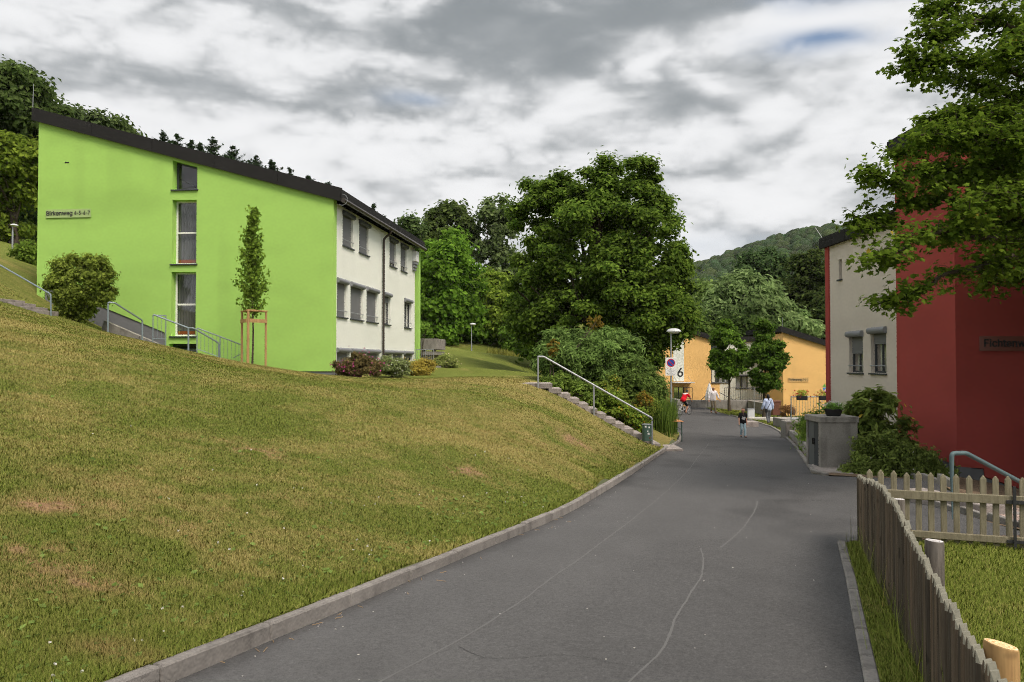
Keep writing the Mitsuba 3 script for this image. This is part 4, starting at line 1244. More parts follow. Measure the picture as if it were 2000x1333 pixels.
# railing with flower boxes beyond the red house
railing('bar railing carrying boxes of red geraniums at the far corner of the red house', [at(1545, 775.5, 40), at(1600, 775.5, 40), at(1660, 775.5, 40)], 1.2, 0.125, mat='m_rail_paint', r=0.028)
rt = at(1545, 775.5, 40)
TW = thing('terrace_wall', 'concrete terrace wall under the railing with geranium boxes', 'wall')
part(TW, 'wall', box(rt[0] - 0.1, rt[0] + 6, rt[1] - 0.12, rt[1] + 2.5, -2.6, rt[2] - 1.15, 0.02), 'm_concrete')
rg = np.random.default_rng(31)
for px0, px1, lab in ((1556, 1576, 'black balcony box of trailing red geraniums, left one on the railing'), (1600, 1630, 'black balcony box of red geraniums on the railing, half hidden by the red house')):
    k = thing('flower_box', lab, 'flower box', None)
    a, b = at(px0, 780, 39.85), at(px1, 780, 39.85)
    part(k, 'trough', box(a[0], b[0], a[1] - 0.1, a[1] + 0.08, rt[2] - 0.15, rt[2] + 0.06, 0.02), 'm_black')
    pot_plants(k, np.array([(a[0] + b[0]) / 2, a[1], rt[2] + 0.05]), (b[0] - a[0]) * 0.55, 0.14, 0.28, 420, 44, (0.55, 0.035, 0.03), rg, 0.9, ((0.07, 0.11, 0.015), (0.18, 0.24, 0.04)), 0.055, 1.3)
WS = thing('pinwheel', 'small multicoloured pinwheel stuck among the flower boxes', 'pinwheel')
c = at(1615, 757.5, 39.7)
cols_ = [(0.7, 0.1, 0.1), (0.75, 0.45, 0.05), (0.2, 0.5, 0.12), (0.1, 0.3, 0.65), (0.4, 0.15, 0.5), (0.75, 0.7, 0.1)]
for k in range(6):
    a0, a1 = k * math.pi / 3, k * math.pi / 3 + 0.85
    v = np.array([c, c + 0.22 * np.array([math.cos(a0), -0.1, math.sin(a0)]), c + 0.22 * np.array([math.cos(a1), 0.08, math.sin(a1)])])
    v2 = v + np.array([0, 0.004, 0])
    mm = trimesh.convex.convex_hull(np.vstack([v, v2]))
    part(WS, 'vane', mm, f'm_vane{k}' if plain(f'm_vane{k}', cols_[k], 0.4) else None)
part(WS, 'stick', bar(c - [0, -0.02, 0.6], c + [0, 0.02, 0], 0.008, 5), 'm_pale_wood')

# --- wavy picket fence
FA = np.array([3.985, 9.40])
FU = unit(np.array([-0.345, -1.0]))          # towards the camera
FNV = np.array([FU[1], -FU[0]])                # to the road side
if FNV[0] > 0:
    FNV = -FNV
ftop = PchipInterpolator([1.2, 2.0, 2.96, 3.49, 4.4, 5.42, 5.95, 6.56, 7.2, 7.9, 8.6, 9.15, 9.6], [0.60, 0.53, 0.49, 0.462, 0.485, 0.54, 0.57, 0.575, 0.53, 0.46, 0.37, 0.325, 0.30])
PF = thing('picket_fence', 'weathered grey brown picket fence with a wavy top running along the road edge', 'fence')
rf = np.random.default_rng(9)


def picket(w, t, h, yaw, x, y, z, tone, rnd=True, lean=0.0):
    """half round pale with a pointed, bevelled head; its flat side looks along +v"""
    if rnd:
        a = np.linspace(0, math.pi, 7)
        ring = [(w / 2 * math.cos(q), -t * math.sin(q)) for q in a]
    else:
        ring = [(w / 2, 0), (w / 2, -t * 0.85), (w / 2 - 0.006, -t), (-w / 2 + 0.006, -t), (-w / 2, -t * 0.85), (-w / 2, 0)]
    ring = np.array(ring)
    low = np.c_[ring, np.zeros(len(ring))]
    sh = np.c_[ring, np.full(len(ring), h - w * 0.62)]
    tip = np.array([(0.006, -t * 0.15, h), (-0.006, -t * 0.15, h), (0.006, -t * 0.8, h - 0.008), (-0.006, -t * 0.8, h - 0.008)])
    m = trimesh.convex.convex_hull(np.vstack([low, sh, tip]))
    v = m.vertices
    uv = np.stack([np.full(len(v), tone), np.clip(v[:, 2] / h, 0, 1)], 1)
    v = v + np.c_[v[:, 2] * lean, v[:, 2] * 0, v[:, 2] * 0]
    c, s = math.cos(yaw), math.sin(yaw)
    v = np.c_[v[:, 0] * c - v[:, 1] * s + x, v[:, 0] * s + v[:, 1] * c + y, v[:, 2] + z]
    return (v, np.array(m.faces)), uv


fyaw = math.atan2(FU[1], FU[0])
s, i = 0.04, 0
while True:
    p = FA + FU * s
    if p[1] < 1.9:
        break
    zt_ = float(ftop(p[1])) + rf.normal(0, 0.006)
    zb_ = float(zroad(p[1])) - 0.0
    w = rf.uniform(0.072, 0.086)
    m, uv = picket(w, 0.042, zt_ - zb_, fyaw + (math.pi if np.dot([math.sin(fyaw), -math.cos(fyaw)], FNV) < 0 else 0) + rf.normal(0, 0.05), p[0] + rf.normal(0, 0.004), p[1], zb_, rf.random(), True, rf.normal(0, 0.006))
    part(PF, 'pale', m, 'm_wood', uv=uv)
    s += w + rf.uniform(0.006, 0.016)
    i += 1
for dz0, dz1 in ((0.16, 0.22), (0.60, 0.66)):
    ms = []
    ss = np.linspace(0.02, s, 14)
    for a, b in zip(ss[:-1], ss[1:]):
        pa, pb = FA + FU * a - FNV * 0.03, FA + FU * b - FNV * 0.03
        za = zroad(pa[1]) + (dz0 if dz0 < 0.3 else float(ftop(pa[1])) - zroad(pa[1]) - 0.2)
        zb2 = zroad(pb[1]) + (dz0 if dz0 < 0.3 else float(ftop(pb[1])) - zroad(pb[1]) - 0.2)
        ms.append(bar((pa[0], pa[1], za), (pb[0], pb[1], zb2), 0.03, 8))
    part(PF, 'rail', ms, 'm_fence_rail')


def round_post(label, x, y, r, top, fresh=False, lean=(0, 0), tilt=0.0):
    k = thing('fence_post', label, 'post')
    z0 = float(G(x, y)) - 0.25
    n = 28
    a = np.arange(n) * 2 * np.pi / n
    rr = r * (1 + 0.02 * np.sin(3 * a) + 0.012 * np.cos(7 * a))
    ringb = np.c_[rr * np.cos(a), rr * np.sin(a)]
    zs = np.array([z0, top - 0.008])
    v = np.vstack([np.c_[ringb + [x, y], np.full(n, z0)], np.c_[ringb + [x + lean[0], y + lean[1]], top - 0.008 + tilt * ringb[:, 0]], np.c_[ringb * 0.93 + [x + lean[0], y + lean[1]], top + tilt * ringb[:, 0] * 0.93]])
    kk = np.arange(n)
    f = np.concatenate([np.stack([kk + o, (kk + 1) % n + o, (kk + 1) % n + n + o, kk + n + o], 1) for o in (0, n)])
    part(k, 'shaft', up_faces((v, f)), 'm_fresh_wood' if fresh else 'm_bark_grey', smooth=40)
    top_v = np.vstack([v[2 * n:], [[x + lean[0], y + lean[1], top]]])
    tf = np.stack([kk, (kk + 1) % n, kk * 0 + n], 1)
    part(k, 'cut_end', trimesh.Trimesh(top_v, tf, process=False), 'm_rings' if fresh else 'm_rings_grey', uv=np.vstack([ringb * 0.93, [[0, 0]]]))


def bark_grey(p, n, uv):
    g = fbm(p.x * 30, p.y * 30, p.z * 4, 4)
    f = noise(p.x * 120, p.y * 120, p.z * 9)
    return mix((0.07, 0.06, 0.052), (0.22, 0.20, 0.18), g) * (0.7 + 0.5 * f)


procm('m_bark_grey', bark_grey, 0.9, 0.15)


def ring_grey(p, n, uv):
    r = dr.sqrt(dr.square(uv.x) + dr.square(uv.y))
    a = noise(uv.x * 40, uv.y * 40, 0.0)
    return mix((0.26, 0.25, 0.24), (0.50, 0.49, 0.48), 0.5 + 0.5 * dr.sin(r * 300 + a * 4)) * (0.8 + 0.4 * a)


procm('m_rings_grey', ring_grey, 0.9, 0.15)
round_post('reddish weathered round post with pale cut top behind the far end of the wavy fence', 3.44, 7.32, 0.053, 0.37)
round_post('thick grey weathered round post standing behind the middle of the wavy fence', 2.54, 4.95, 0.053, 0.52, tilt=-0.08)
round_post('fresh orange round post with bright sawn end at the near end of the wavy fence', 1.965, 3.30, 0.063, 0.468, True, (-0.01, 0), tilt=-0.22)

# --- gate of spaced pales
GA, GBp = np.array([4.06, 9.42]), np.array([5.72, 8.78])
GU = unit(GBp - GA)
gw_ = Wall((GA[0], GA[1], 0), GU)
GT = thing('picket_gate', 'pale picket gate with spaced pointed pales across the garden entrance', 'gate')
gl = float(np.linalg.norm(GBp - GA))
gz = lambda u: -0.445 + 0.012 * u  # noqa: E731
uu = 0.03
rg = np.random.default_rng(12)
while uu < gl - 0.1:
    q = GA + GU * uu
    m, uv = picket(0.062, 0.022, 0.80 + rg.normal(0, 0.006) - 0.02 * uu, math.atan2(GU[1], GU[0]), q[0], q[1], gz(uu) + rg.normal(0, 0.004), rg.random(), False, rg.normal(0, 0.006))
    part(GT, 'pale', m, 'm_pale_wood', uv=uv)
    uu += 0.126
for z0_, hh in ((0.07, 0.075), (0.49, 0.095)):
    m = gw_.box(-0.02, gl, z0_, z0_ + hh, -0.072, -0.0235, 0.006) if False else gw_.box(-0.02, gl, z0_, z0_ + hh, 0.0235, 0.062, 0.006)
    m.apply_translation((0, 0, -0.44))
    part(GT, 'cross_rail', m, 'm_pale_wood')
ub = 1.44
part(GT, 'drop_bolt', [gw_.box(ub, ub + 0.03, -0.52, 0.30 - 0.05, 0.075, 0.088, 0.002), gw_.box(ub - 0.06, ub + 0.11, 0.06, 0.10, 0.063, 0.075, 0.002), gw_.box(ub - 0.06, ub + 0.11, -0.36, -0.325, 0.063, 0.075, 0.002)], 'm_dark_metal')
GP = thing('gate_post', 'fresh orange squared gate post at the right edge of the picture', 'post')
ub2 = gl - 0.02
part(GP, 'shaft', gw_.put(trimesh.convex.convex_hull(np.array([(a, z, n) for a in (ub2, ub2 + 0.07) for n in (0, 0.07) for z in (-0.75,)] + [(a, 0.31, n) for a in (ub2, ub2 + 0.07) for n in (0, 0.07)] + [(ub2 + 0.035, 0.345, n) for n in (0.005, 0.065)]))), 'm_fresh_wood')
part(GP, 'hinge', gw_.box(ub2 - 0.05, ub2 + 0.05, 0.06, 0.1, 0.071, 0.078), 'm_dark_metal')

# --- behind the gate: handrail, steps, gravel bed
H4 = thing('old_handrail', 'blue grey painted handrail behind the gate leading down along the red gable', 'handrail')
a = at(1858.5, 886, 11.0)
pts = [np.array([a[0], a[1], -0.75]), a, at(1886, 885, 11.05), at(1990, 940, 11.8), at(2120, 1010, 12.8)]
part(H4, 'rail', tube(rounded(pts, 0.05), 0.031, 10), 'm_old_rail', smooth=40)
q = at(2060, 978, 12.3)
part(H4, 'post', bar((q[0], q[1], -1.9), q, 0.028, 8), 'm_old_rail', smooth=40)
GS = free('gate_steps')
tag(GS, kind='structure')
for k in range(5):
    x0 = 6.55 + 0.36 * k
    part(GS, 'step', place(box(0, 0.38, -0.1, 1.5, -0.25, 0.0, 0.01), x0, 11.55 + 0.16 * k, -0.42 - 0.15 * k, 0.25), 'm_step')
for k in range(6):
    x0 = 6.42 + 0.03 * k
    part(GS, 'edging', place(box(0, 0.08, 0, 0.62, -0.3, 0.03, 0.008), 6.36 - 0.02 * k + (k > 3) * 0.25 * (k - 3), 9.75 + 0.64 * k, zroad(9.75 + 0.64 * k) + 0.04, -0.02 - 0.2 * (k > 3)), 'm_kerb')
(vv, qq), X, Y, U_ = sheet(np.linspace(0, 1, 10), np.linspace(9.75, 12.6, 14), lambda U, V: 6.42 + U * 2.2 + 0 * V, lambda X, V: G(X, V) + 0.04)
part(None, 'gravel_bed', up_faces((vv, qq)), 'm_gravel', smooth=True)
tag('gravel_bed', kind='structure')
# curved bed edging at the foot of the red plinth
BE = thing('bed_edging', 'curved concrete edging of the bed at the foot of the grey red house plinth', 'edging')
pts = [at(1768, 905, 18.6), at(1800, 918, 17.8), at(1835, 934, 16.8), at(1868, 951, 15.6)]
pts = [np.array([p[0], p[1], g1(p[0], p[1])]) for p in pts]
for a, b in zip(pts[:-1], pts[1:]):
    L = np.linalg.norm((b - a)[:2])
    part(BE, 'block', place(box(0.004, L - 0.004, -0.05, 0.05, -0.4, 0.12, 0.01), a[0], a[1], max(a[2], b[2]), math.atan2(b[1] - a[1], b[0] - a[0])), 'm_concrete')

# ------------------------------------------------------------------ things in front of the yellow houses
FW = thing('forecourt_wall', 'low light grey concrete wall across the forecourt of the yellow houses', 'wall')
c0, c1 = at(1313, 795, 60.6), at(1500, 792, 60.6)
zw = at(1340, 782, 60.6)[2]
for a, b in zip(np.linspace(c0[0] + 1.1, c1[0], 5)[:-1], np.linspace(c0[0] + 1.1, c1[0], 5)[1:]):
    part(FW, 'block', box(a + 0.01, b - 0.01, 60.6, 60.85, -2.4, zw, 0.015), 'm_concrete')
part(FW, 'end_block', box(at(1322, 800, 58.5)[0], at(1331, 800, 58.5)[0], 58.4, 60.4, -2.3, at(1325, 781, 58.5)[2], 0.015), 'm_concrete')
part(FW, 'side_block', box(at(1481, 800, 58)[0], at(1488, 800, 58)[0], 56, 60.55, -2.4, zw - 0.02, 0.015), 'm_concrete')
railing('dark bar railing in front of the cream windows of the yellow house', [at(1415, 758, 62.0), at(1446, 758, 62.0), at(1487, 758, 62.0)], 1.0, 0.17, mat='m_dark_metal', r=0.022)
railing('small dark railing frame beside the glass door under the canopy', [at(1336, 757.5, 61.2), at(1352, 757.5, 61.2)], 0.95, 0.2, mat='m_dark_metal', r=0.022)
H5 = thing('forecourt_handrail', 'dark handrails sloping on both sides of the folded parasol', 'handrail')
part(H5, 'rail', tube([at(1367, 784, 61.3), at(1386, 766, 61.5), at(1390, 766, 61.5)], 0.028, 6), 'm_dark_metal')
part(H5, 'rail', tube([at(1405, 767, 61.5), at(1438, 784, 61.2)], 0.028, 6), 'm_dark_metal')
PS = thing('parasol', 'folded white parasol standing behind the man in the white shirt', 'parasol')
c = at(1385.5, 786, 61.4)
pt = at(1385.5, 746, 61.4)[2]
a = np.linspace(0, 2 * np.pi, 25)[:-1]
rings = []
for z_, r_ in ((c[2] + 0.05, 0.30), (c[2] + 0.5, 0.26), (c[2] + 0.95, 0.16), (pt - 0.14, 0.05)):
    rr = r_ * (1 + 0.22 * np.cos(6 * a))
    rings.append(np.c_[c[0] + rr * np.cos(a), c[1] + rr * np.sin(a), np.full(24, z_)])
v = np.vstack(rings)
i = np.arange(24)
f = np.concatenate([np.stack([i + o, (i + 1) % 24 + o, (i + 1) % 24 + 24 + o, i + 24 + o], 1) for o in (0, 24, 48)])
part(PS, 'canopy', up_faces((v, f)), 'm_white', smooth=60)
part(PS, 'pole', bar((c[0], c[1], c[2] - 0.5), (c[0], c[1], pt), 0.025, 8), 'm_galv')
WB = thing('wheelie_bin', 'brown wheelie bin beside the yellow gable', 'bin')
c = at(1514, 812.5, 55)
k = 55 / F
m = trimesh.convex.convex_hull(np.array([(sx * 0.24, sy * 0.28, 0.06) for sx in (-1, 1) for sy in (-1, 1)] + [(sx * 0.29, sy * 0.34, 0.92) for sx in (-1, 1) for sy in (-1, 1)]))
part(WB, 'body', m.apply_translation(c), 'm_bin_brown')
part(WB, 'lid', box(c[0] - 0.32, c[0] + 0.32, c[1] - 0.38, c[1] + 0.36, c[2] + 0.925, c[2] + 1.02, 0.03), 'm_bin_brown')
for sx in (-0.2, 0.2):
    part(WB, 'wheel', trimesh.creation.cylinder(0.1, 0.05, sections=16).apply_transform(trimesh.transformations.rotation_matrix(math.pi / 2, (0, 1, 0))).apply_translation((c[0] + sx, c[1] + 0.3, c[2] + 0.1)), 'm_black')
EBX = thing('junction_box', 'small pale grey junction box standing on the verge behind the boy', 'box')
c = at(1466.5, 813, 49)
part(EBX, 'housing', box(c[0] - 0.2, c[0] + 0.2, c[1] - 0.12, c[1] + 0.12, c[2] - 0.2, c[2] + 0.42, 0.015), 'm_lamp')
part(EBX, 'cap', box(c[0] - 0.22, c[0] + 0.22, c[1] - 0.14, c[1] + 0.14, c[2] + 0.422, c[2] + 0.46, 0.01), 'm_box_grey')
GPo = thing('marker_pole', 'thin grey pole on the verge between the two round trees', 'pole')
c = at(1473, 812, 50)
part(GPo, 'shaft', bar(c - [0, 0, 0.3], at(1473, 758, 50), 0.022, 6), 'm_galv')
WC = thing('stone_edging', 'long low white stone edging crossing the verge behind the walking boy', 'edging')
c0, c1 = at(1461, 821, 48.5), at(1552, 821, 48.5)
zz = c0[2]
for a, b in zip(np.linspace(c0[0], c1[0], 4)[:-1], np.linspace(c0[0], c1[0], 4)[1:]):
    part(WC, 'block', box(a + 0.01, b - 0.01, 48.4, 48.75, zz - 0.5, zz + 0.17, 0.015), 'm_stone_white')
SLB = free('path_slab')
c = at(1466, 825, 42)
part(None, SLB, box(c[0] - 0.3, c[0] + 0.35, 41.8, 42.9, c[2] - 0.3, c[2] + 0.02, 0.01), 'm_step')
tag(SLB, kind='structure')
GW2 = thing('bin_wall', 'dark low sloping retaining slab between the brown bin and the yellow gable', 'wall')
c = at(1521, 812, 57)
part(GW2, 'slab', trimesh.convex.convex_hull(np.array([(c[0] - 0.1, 57 + t, z) for t in (0, 0.2) for z in (c[2] - 0.3, c[2] + 0.45)] + [(c[0] + 0.5, 57 + t, z) for t in (0, 0.2) for z in (c[2] - 0.3, c[2] + 0.1)])), 'm_dark_metal')

# ------------------------------------------------------------------ staked sapling
SB = thing('sapling', 'slender young tree tied between three wooden stakes in front of the green gable', 'tree')
sc_ = at(492, 712, 27.2)
sz = float(G(sc_[0], sc_[1]))
ztop = at(497, 412, 27.2)[2]
rg = np.random.default_rng(41)
tt = np.linspace(0, 1, 14)
stem = np.c_[sc_[0] + 0.03 * np.sin(tt * 7), sc_[1] + 0.03 * np.cos(tt * 5), sz - 0.1 + (ztop - sz) * tt]
ms = [tube(stem, np.linspace(0.035, 0.006, 14), 7)]
C, N = [], []
zc0 = at(492, 618, 27.2)[2]
for k in range(135):
    h = rg.random() ** 0.9
    z0_ = zc0 + (ztop - 0.1 - zc0) * h
    R = (0.62 * (1 - h) ** 0.75 + 0.08) * (0.5 + 0.5 * min(1, h * 5 + 0.6)) * rg.uniform(0.45, 1.0)
    az = rg.random() * 6.283
    tx = (z0_ - sz) / (ztop - sz)
    p0 = np.array([np.interp(tx, tt, stem[:, q]) for q in range(3)])
    p1 = p0 + np.array([math.cos(az) * R, math.sin(az) * R, 0.5 * R + 0.22])
    ms.append(tube([p0, (p0 + p1) / 2 + [0, 0, -0.03], p1], [0.009, 0.006, 0.003], 4))
    n = int(22 + 24 * R)
    t = rg.uniform(0.1, 1.08, n)[:, None]
    C.append(p0 + (p1 - p0) * t + rg.normal(0, 0.055, (n, 3)))
    N.append(rg.normal(size=(n, 3)) * 0.7 + [math.cos(az) * 0.5, math.sin(az) * 0.5, 0.5])
C, N = np.vstack(C), np.vstack(N)
part(SB, 'trunk', ms, 'm_bark', smooth=True)
leaf_part(SB, 'crown', leaf_cards(C, N, 0.092 * rg.uniform(0.6, 1.25, len(C)), 1.15, rg, tint(len(C), (0.040, 0.062, 0.010), (0.095, 0.132, 0.024), rg, 0.2, 0.0)))
SK = thing('tree_stakes', 'three peeled wooden stakes joined by cross bars around the sapling', 'stakes')
tops_ = []
zs = at(492, 610, 27.2)[2]
for dx, dy, r in ((-0.42, 0.25, 0.036), (0.0, -0.42, 0.045), (0.39, 0.22, 0.036)):
    x, y = sc_[0] + dx, sc_[1] + dy
    part(SK, 'stake', tube([(x, y, float(G(x, y)) - 0.3), (x, y, zs + (0.0))], [r, r * 0.95], 10), 'm_fresh_wood', smooth=40)
    tops_.append(np.array([x, y, zs]))
for a, b in ((0, 1), (1, 2), (0, 2)):
    part(SK, 'cross_bar', bar(tops_[a] + (tops_[a] - tops_[b]) * 0.06 + [0, 0, 0.035], tops_[b] + (tops_[b] - tops_[a]) * 0.06 + [0, 0, 0.035], 0.032, 8), 'm_fresh_wood', smooth=40)
for a, b in ((0, 1), (1, 2)):
    d_ = unit(tops_[b] - tops_[a])
    n_ = np.array([d_[1], -d_[0], 0])
    m = box(0, np.linalg.norm(tops_[b] - tops_[a]), -0.012, 0.012, -0.06, 0.06)
    m = place(m, tops_[a][0] + n_[0] * 0.05, tops_[a][1] + n_[1] * 0.05, zs - 0.30, math.atan2(d_[1], d_[0]))
    part(SK, 'plank', m, 'm_fresh_wood')


# ------------------------------------------------------------------ people
def figure(key, J, bones, mat, name, refine=0.03, col=None, kind=None, smooth_it=8):
    """hulls of spheres along bones, joined, refined and smoothed into one skin"""
    parts = []
    for a, b in bones:
        (pa, ra), (pb, rb) = J[a], J[b]
        n = 12
        s1 = manifold3d.Manifold.sphere(ra, n).translate([float(q) for q in pa])
        s2 = manifold3d.Manifold.sphere(rb, n).translate([float(q) for q in pb])
        parts.append(manifold3d.Manifold.batch_hull([s1, s2]))
    m = manifold3d.Manifold.batch_boolean(parts, manifold3d.OpType.Add).refine_to_length(refine)
    mm = m.to_mesh()
    t = trimesh.Trimesh(mm.vert_properties[:, :3], mm.tri_verts, process=True)
    trimesh.smoothing.filter_taubin(t, iterations=smooth_it)
    return t


def V(*a):
    return np.array(a, float)


def person(name_label, pos, yaw, h, pose, look):
    """pose: joints in metres for a figure 1.75 m tall (x right of the figure, y ahead, z up)"""
    key = thing('person', name_label, 'person')
    k = h / 1.75
    M = T().translate([float(q) for q in pos]).rotate([0, 0, 1], math.degrees(yaw)).scale(k)
    J = {}
    for q, (p, r) in pose.items():
        J[q] = (V(*p), r)
    # hands: palm, four fingers and a thumb
    hand = []
    for s in ('L', 'R'):
        w, e = J['wr' + s][0], J['el' + s][0]
        d = unit(w - e)
        side = unit(np.cross(d, [0.15, 1.0, 0.1])) * (1 if s == 'L' else -1)
        fwd = unit(np.cross(side, d)) * (1 if s == 'L' else -1)
        J['pa' + s] = (w + d * 0.07, 0.026)
        hand.append(('wr' + s, 'pa' + s))
        for f_, (off, ln) in enumerate(((-0.026, 0.066), (-0.009, 0.075), (0.009, 0.070), (0.026, 0.055))):
            b0 = w + d * 0.085 + side * off
            J[f'f{s}{f_}a'] = (b0, 0.0115)
            J[f'f{s}{f_}b'] = (b0 + d * ln * 0.55 + fwd * 0.012, 0.0105)
            J[f'f{s}{f_}c'] = (b0 + d * ln * 0.95 + fwd * 0.034, 0.0095)
            hand += [('pa' + s, f'f{s}{f_}a'), (f'f{s}{f_}a', f'f{s}{f_}b'), (f'f{s}{f_}b', f'f{s}{f_}c')]
        J[f't{s}a'] = (w + d * 0.035 - side * 0.026, 0.013)
        J[f't{s}b'] = (w + d * 0.075 - side * 0.05 + fwd * 0.012, 0.011)
        hand += [('wr' + s, f't{s}a'), (f't{s}a', f't{s}b')]
    hd, hr = J['head']
    up_ = unit(hd - J['neck'][0])
    up_ = unit(np.array(look.get('headup', up_)))
    fw = unit(np.array(look.get('face', (0, 1, 0))))
    fw = unit(fw - up_ * np.dot(fw, up_))
    rt_ = np.cross(fw, up_)
    J['chin'] = (hd + fw * 0.045 - up_ * 0.085, 0.038)
    J['nose'] = (hd + fw * 0.108 - up_ * 0.025, 0.013)
    J['nose2'] = (hd + fw * 0.092 + up_ * 0.015, 0.012)
    J['earL'] = (hd - rt_ * 0.083 - up_ * 0.015, 0.018)
    J['earR'] = (hd + rt_ * 0.083 - up_ * 0.015, 0.018)
    J['brow'] = (hd + fw * 0.05 + up_ * 0.03, 0.068)
    skin_b = [('pel', 'chest'), ('hipL', 'hipR'), ('shL', 'shR'), ('chest', 'shL'), ('chest', 'shR'), ('chest', 'neck'), ('neck', 'head'), ('head', 'chin'), ('head', 'brow'), ('nose', 'nose2'), ('head', 'earL'), ('head', 'earR')]
    for s in 'LR':
        skin_b += [('sh' + s, 'el' + s), ('el' + s, 'wr' + s), ('hip' + s, 'kn' + s), ('kn' + s, 'an' + s), ('an' + s, 'toe' + s), ('pel', 'hip' + s)]
    body = figure(key, J, skin_b + hand, 'skin', 'body', 0.022, smooth_it=4)
    skin = plain('m_skin_' + key, look['skin'], 0.55, 0.35)
    part(key, 'body', body, skin, smooth=True, to_world=M)

    def cloth(name, bones, grow, col, rough=0.9, tweak=None):
        JJ = {q: (p, r + (grow.get(q, grow['*']) if isinstance(grow, dict) else grow)) for q, (p, r) in J.items()}
        m = figure(key, JJ, bones, '', name, 0.03)
        part(key, name, m, plain('m_' + name + '_' + key, col, rough, 0.15), smooth=True, to_world=M)
        return m
    # upper garment
    sl = look.get('sleeve', 'long')
    tb = [('pel', 'chest'), ('shL', 'shR'), ('chest', 'shL'), ('chest', 'shR'), ('hipL', 'hipR'), ('pel', 'hipL'), ('pel', 'hipR'), ('chest', 'hipL'), ('chest', 'hipR')]
    for s in 'LR':
        if sl == 'short':
            a_, b_ = J['sh' + s], J['el' + s]
            J['sv' + s] = (a_[0] + (b_[0] - a_[0]) * 0.6, a_[1] * 0.95)
            tb.append(('sh' + s, 'sv' + s))
        else:
            a_, b_ = J['el' + s], J['wr' + s]
            J['sv' + s] = (a_[0] + (b_[0] - a_[0]) * look.get('cuff', 0.92), b_[1] + 0.004)
            tb += [('sh' + s, 'el' + s), ('el' + s, 'sv' + s)]
    cloth('shirt', tb, look.get('loose', 0.018), look['shirt'])
    # lower garment
    lb = [('hipL', 'hipR'), ('pel', 'hipL'), ('pel', 'hipR')]
    for s in 'LR':
        a_, b_ = J['hip' + s], J['kn' + s]
        if look.get('legs', 'long') == 'short':
            J['lg' + s] = (a_[0] + (b_[0] - a_[0]) * 0.82, b_[1] + 0.012)
            lb.append(('hip' + s, 'lg' + s))
        else:
            c_ = J['an' + s]
            J['lg' + s] = (b_[0] + (c_[0] - b_[0]) * 0.9, c_[1] + 0.012)
            lb += [('hip' + s, 'kn' + s), ('kn' + s, 'lg' + s)]
    cloth('trousers', lb, 0.010, look['trousers'])
    for s in 'LR':
        JJ = {'a': (J['an' + s][0] + V(0, 0, -0.035), 0.045), 'h': (J['an' + s][0] + V(0, 0, -0.05) - unit(J['toe' + s][0] - J['an' + s][0]) * 0.04, 0.036), 't': (J['toe' + s][0], 0.042)}
        m = figure(key, JJ, [('a', 'h'), ('h', 't'), ('a', 't')], '', 'shoe', 0.03, smooth_it=4)
        part(key, 'shoe', m, plain('m_shoe_' + key, look['shoe'], 0.6, 0.3), smooth=True, to_world=M)
    # hair or helmet
    if look.get('hair') is not None:
        pts = {'a': (hd + up_ * 0.038 - fw * 0.022, 0.098), 'b': (hd - fw * 0.052 - up_ * 0.01, 0.078), 'c': (hd + up_ * 0.058 + fw * 0.03, 0.070), 'd': (hd - fw * 0.05 - up_ * 0.07, 0.05)}
        bones = [('a', 'b'), ('a', 'c'), ('b', 'd')]
        if look.get('hairstyle') == 'bald':
            pts = {'b': (hd - fw * 0.05 - up_ * 0.02, 0.074), 'd': (hd - fw * 0.045 - up_ * 0.06, 0.055), 'l': (hd - rt_ * 0.055 - fw * 0.02 - up_ * 0.005, 0.045), 'r': (hd + rt_ * 0.055 - fw * 0.02 - up_ * 0.005, 0.045)}
            bones = [('b', 'd'), ('b', 'l'), ('b', 'r')]
        if look.get('hairstyle') == 'long':
            pts['e'] = (J['neck'][0] - fw * 0.07 - V(0, 0, 0.05), 0.05)
            pts['f'] = (J['chest'][0] - fw * 0.13 + V(0, 0, 0.02), 0.032)
            pts['l'] = (hd - rt_ * 0.06 - up_ * 0.05 - fw * 0.015, 0.055)
            pts['r'] = (hd + rt_ * 0.06 - up_ * 0.05 - fw * 0.015, 0.055)
            bones += [('d', 'e'), ('e', 'f'), ('a', 'l'), ('a', 'r'), ('l', 'd'), ('r', 'd')]
        m = figure(key, pts, bones, '', 'hair', 0.02, smooth_it=2)
        part(key, look.get('hairname', 'hair'), m, plain('m_hair_' + key, look['hair'], 0.6, 0.3), smooth=True, to_world=M)
    # eyes and mouth
    for s in (-1, 1):
        e = trimesh.creation.icosphere(2, 0.011).apply_translation(hd + fw * 0.098 + rt_ * 0.032 * s + up_ * 0.008)
        part(key, 'eye', e, 'm_ink', smooth=True, to_world=M)
    mo = trimesh.creation.icosphere(2, 0.012)
    mo.apply_scale((1.6, 0.5, 0.4))
    part(key, 'mouth', mo.apply_translation(hd + fw * 0.092 - up_ * 0.072), plain('m_lip_' + key, np.array(look['skin']) * [0.8, 0.5, 0.5], 0.5), smooth=True, to_world=M)
    return key, J, M


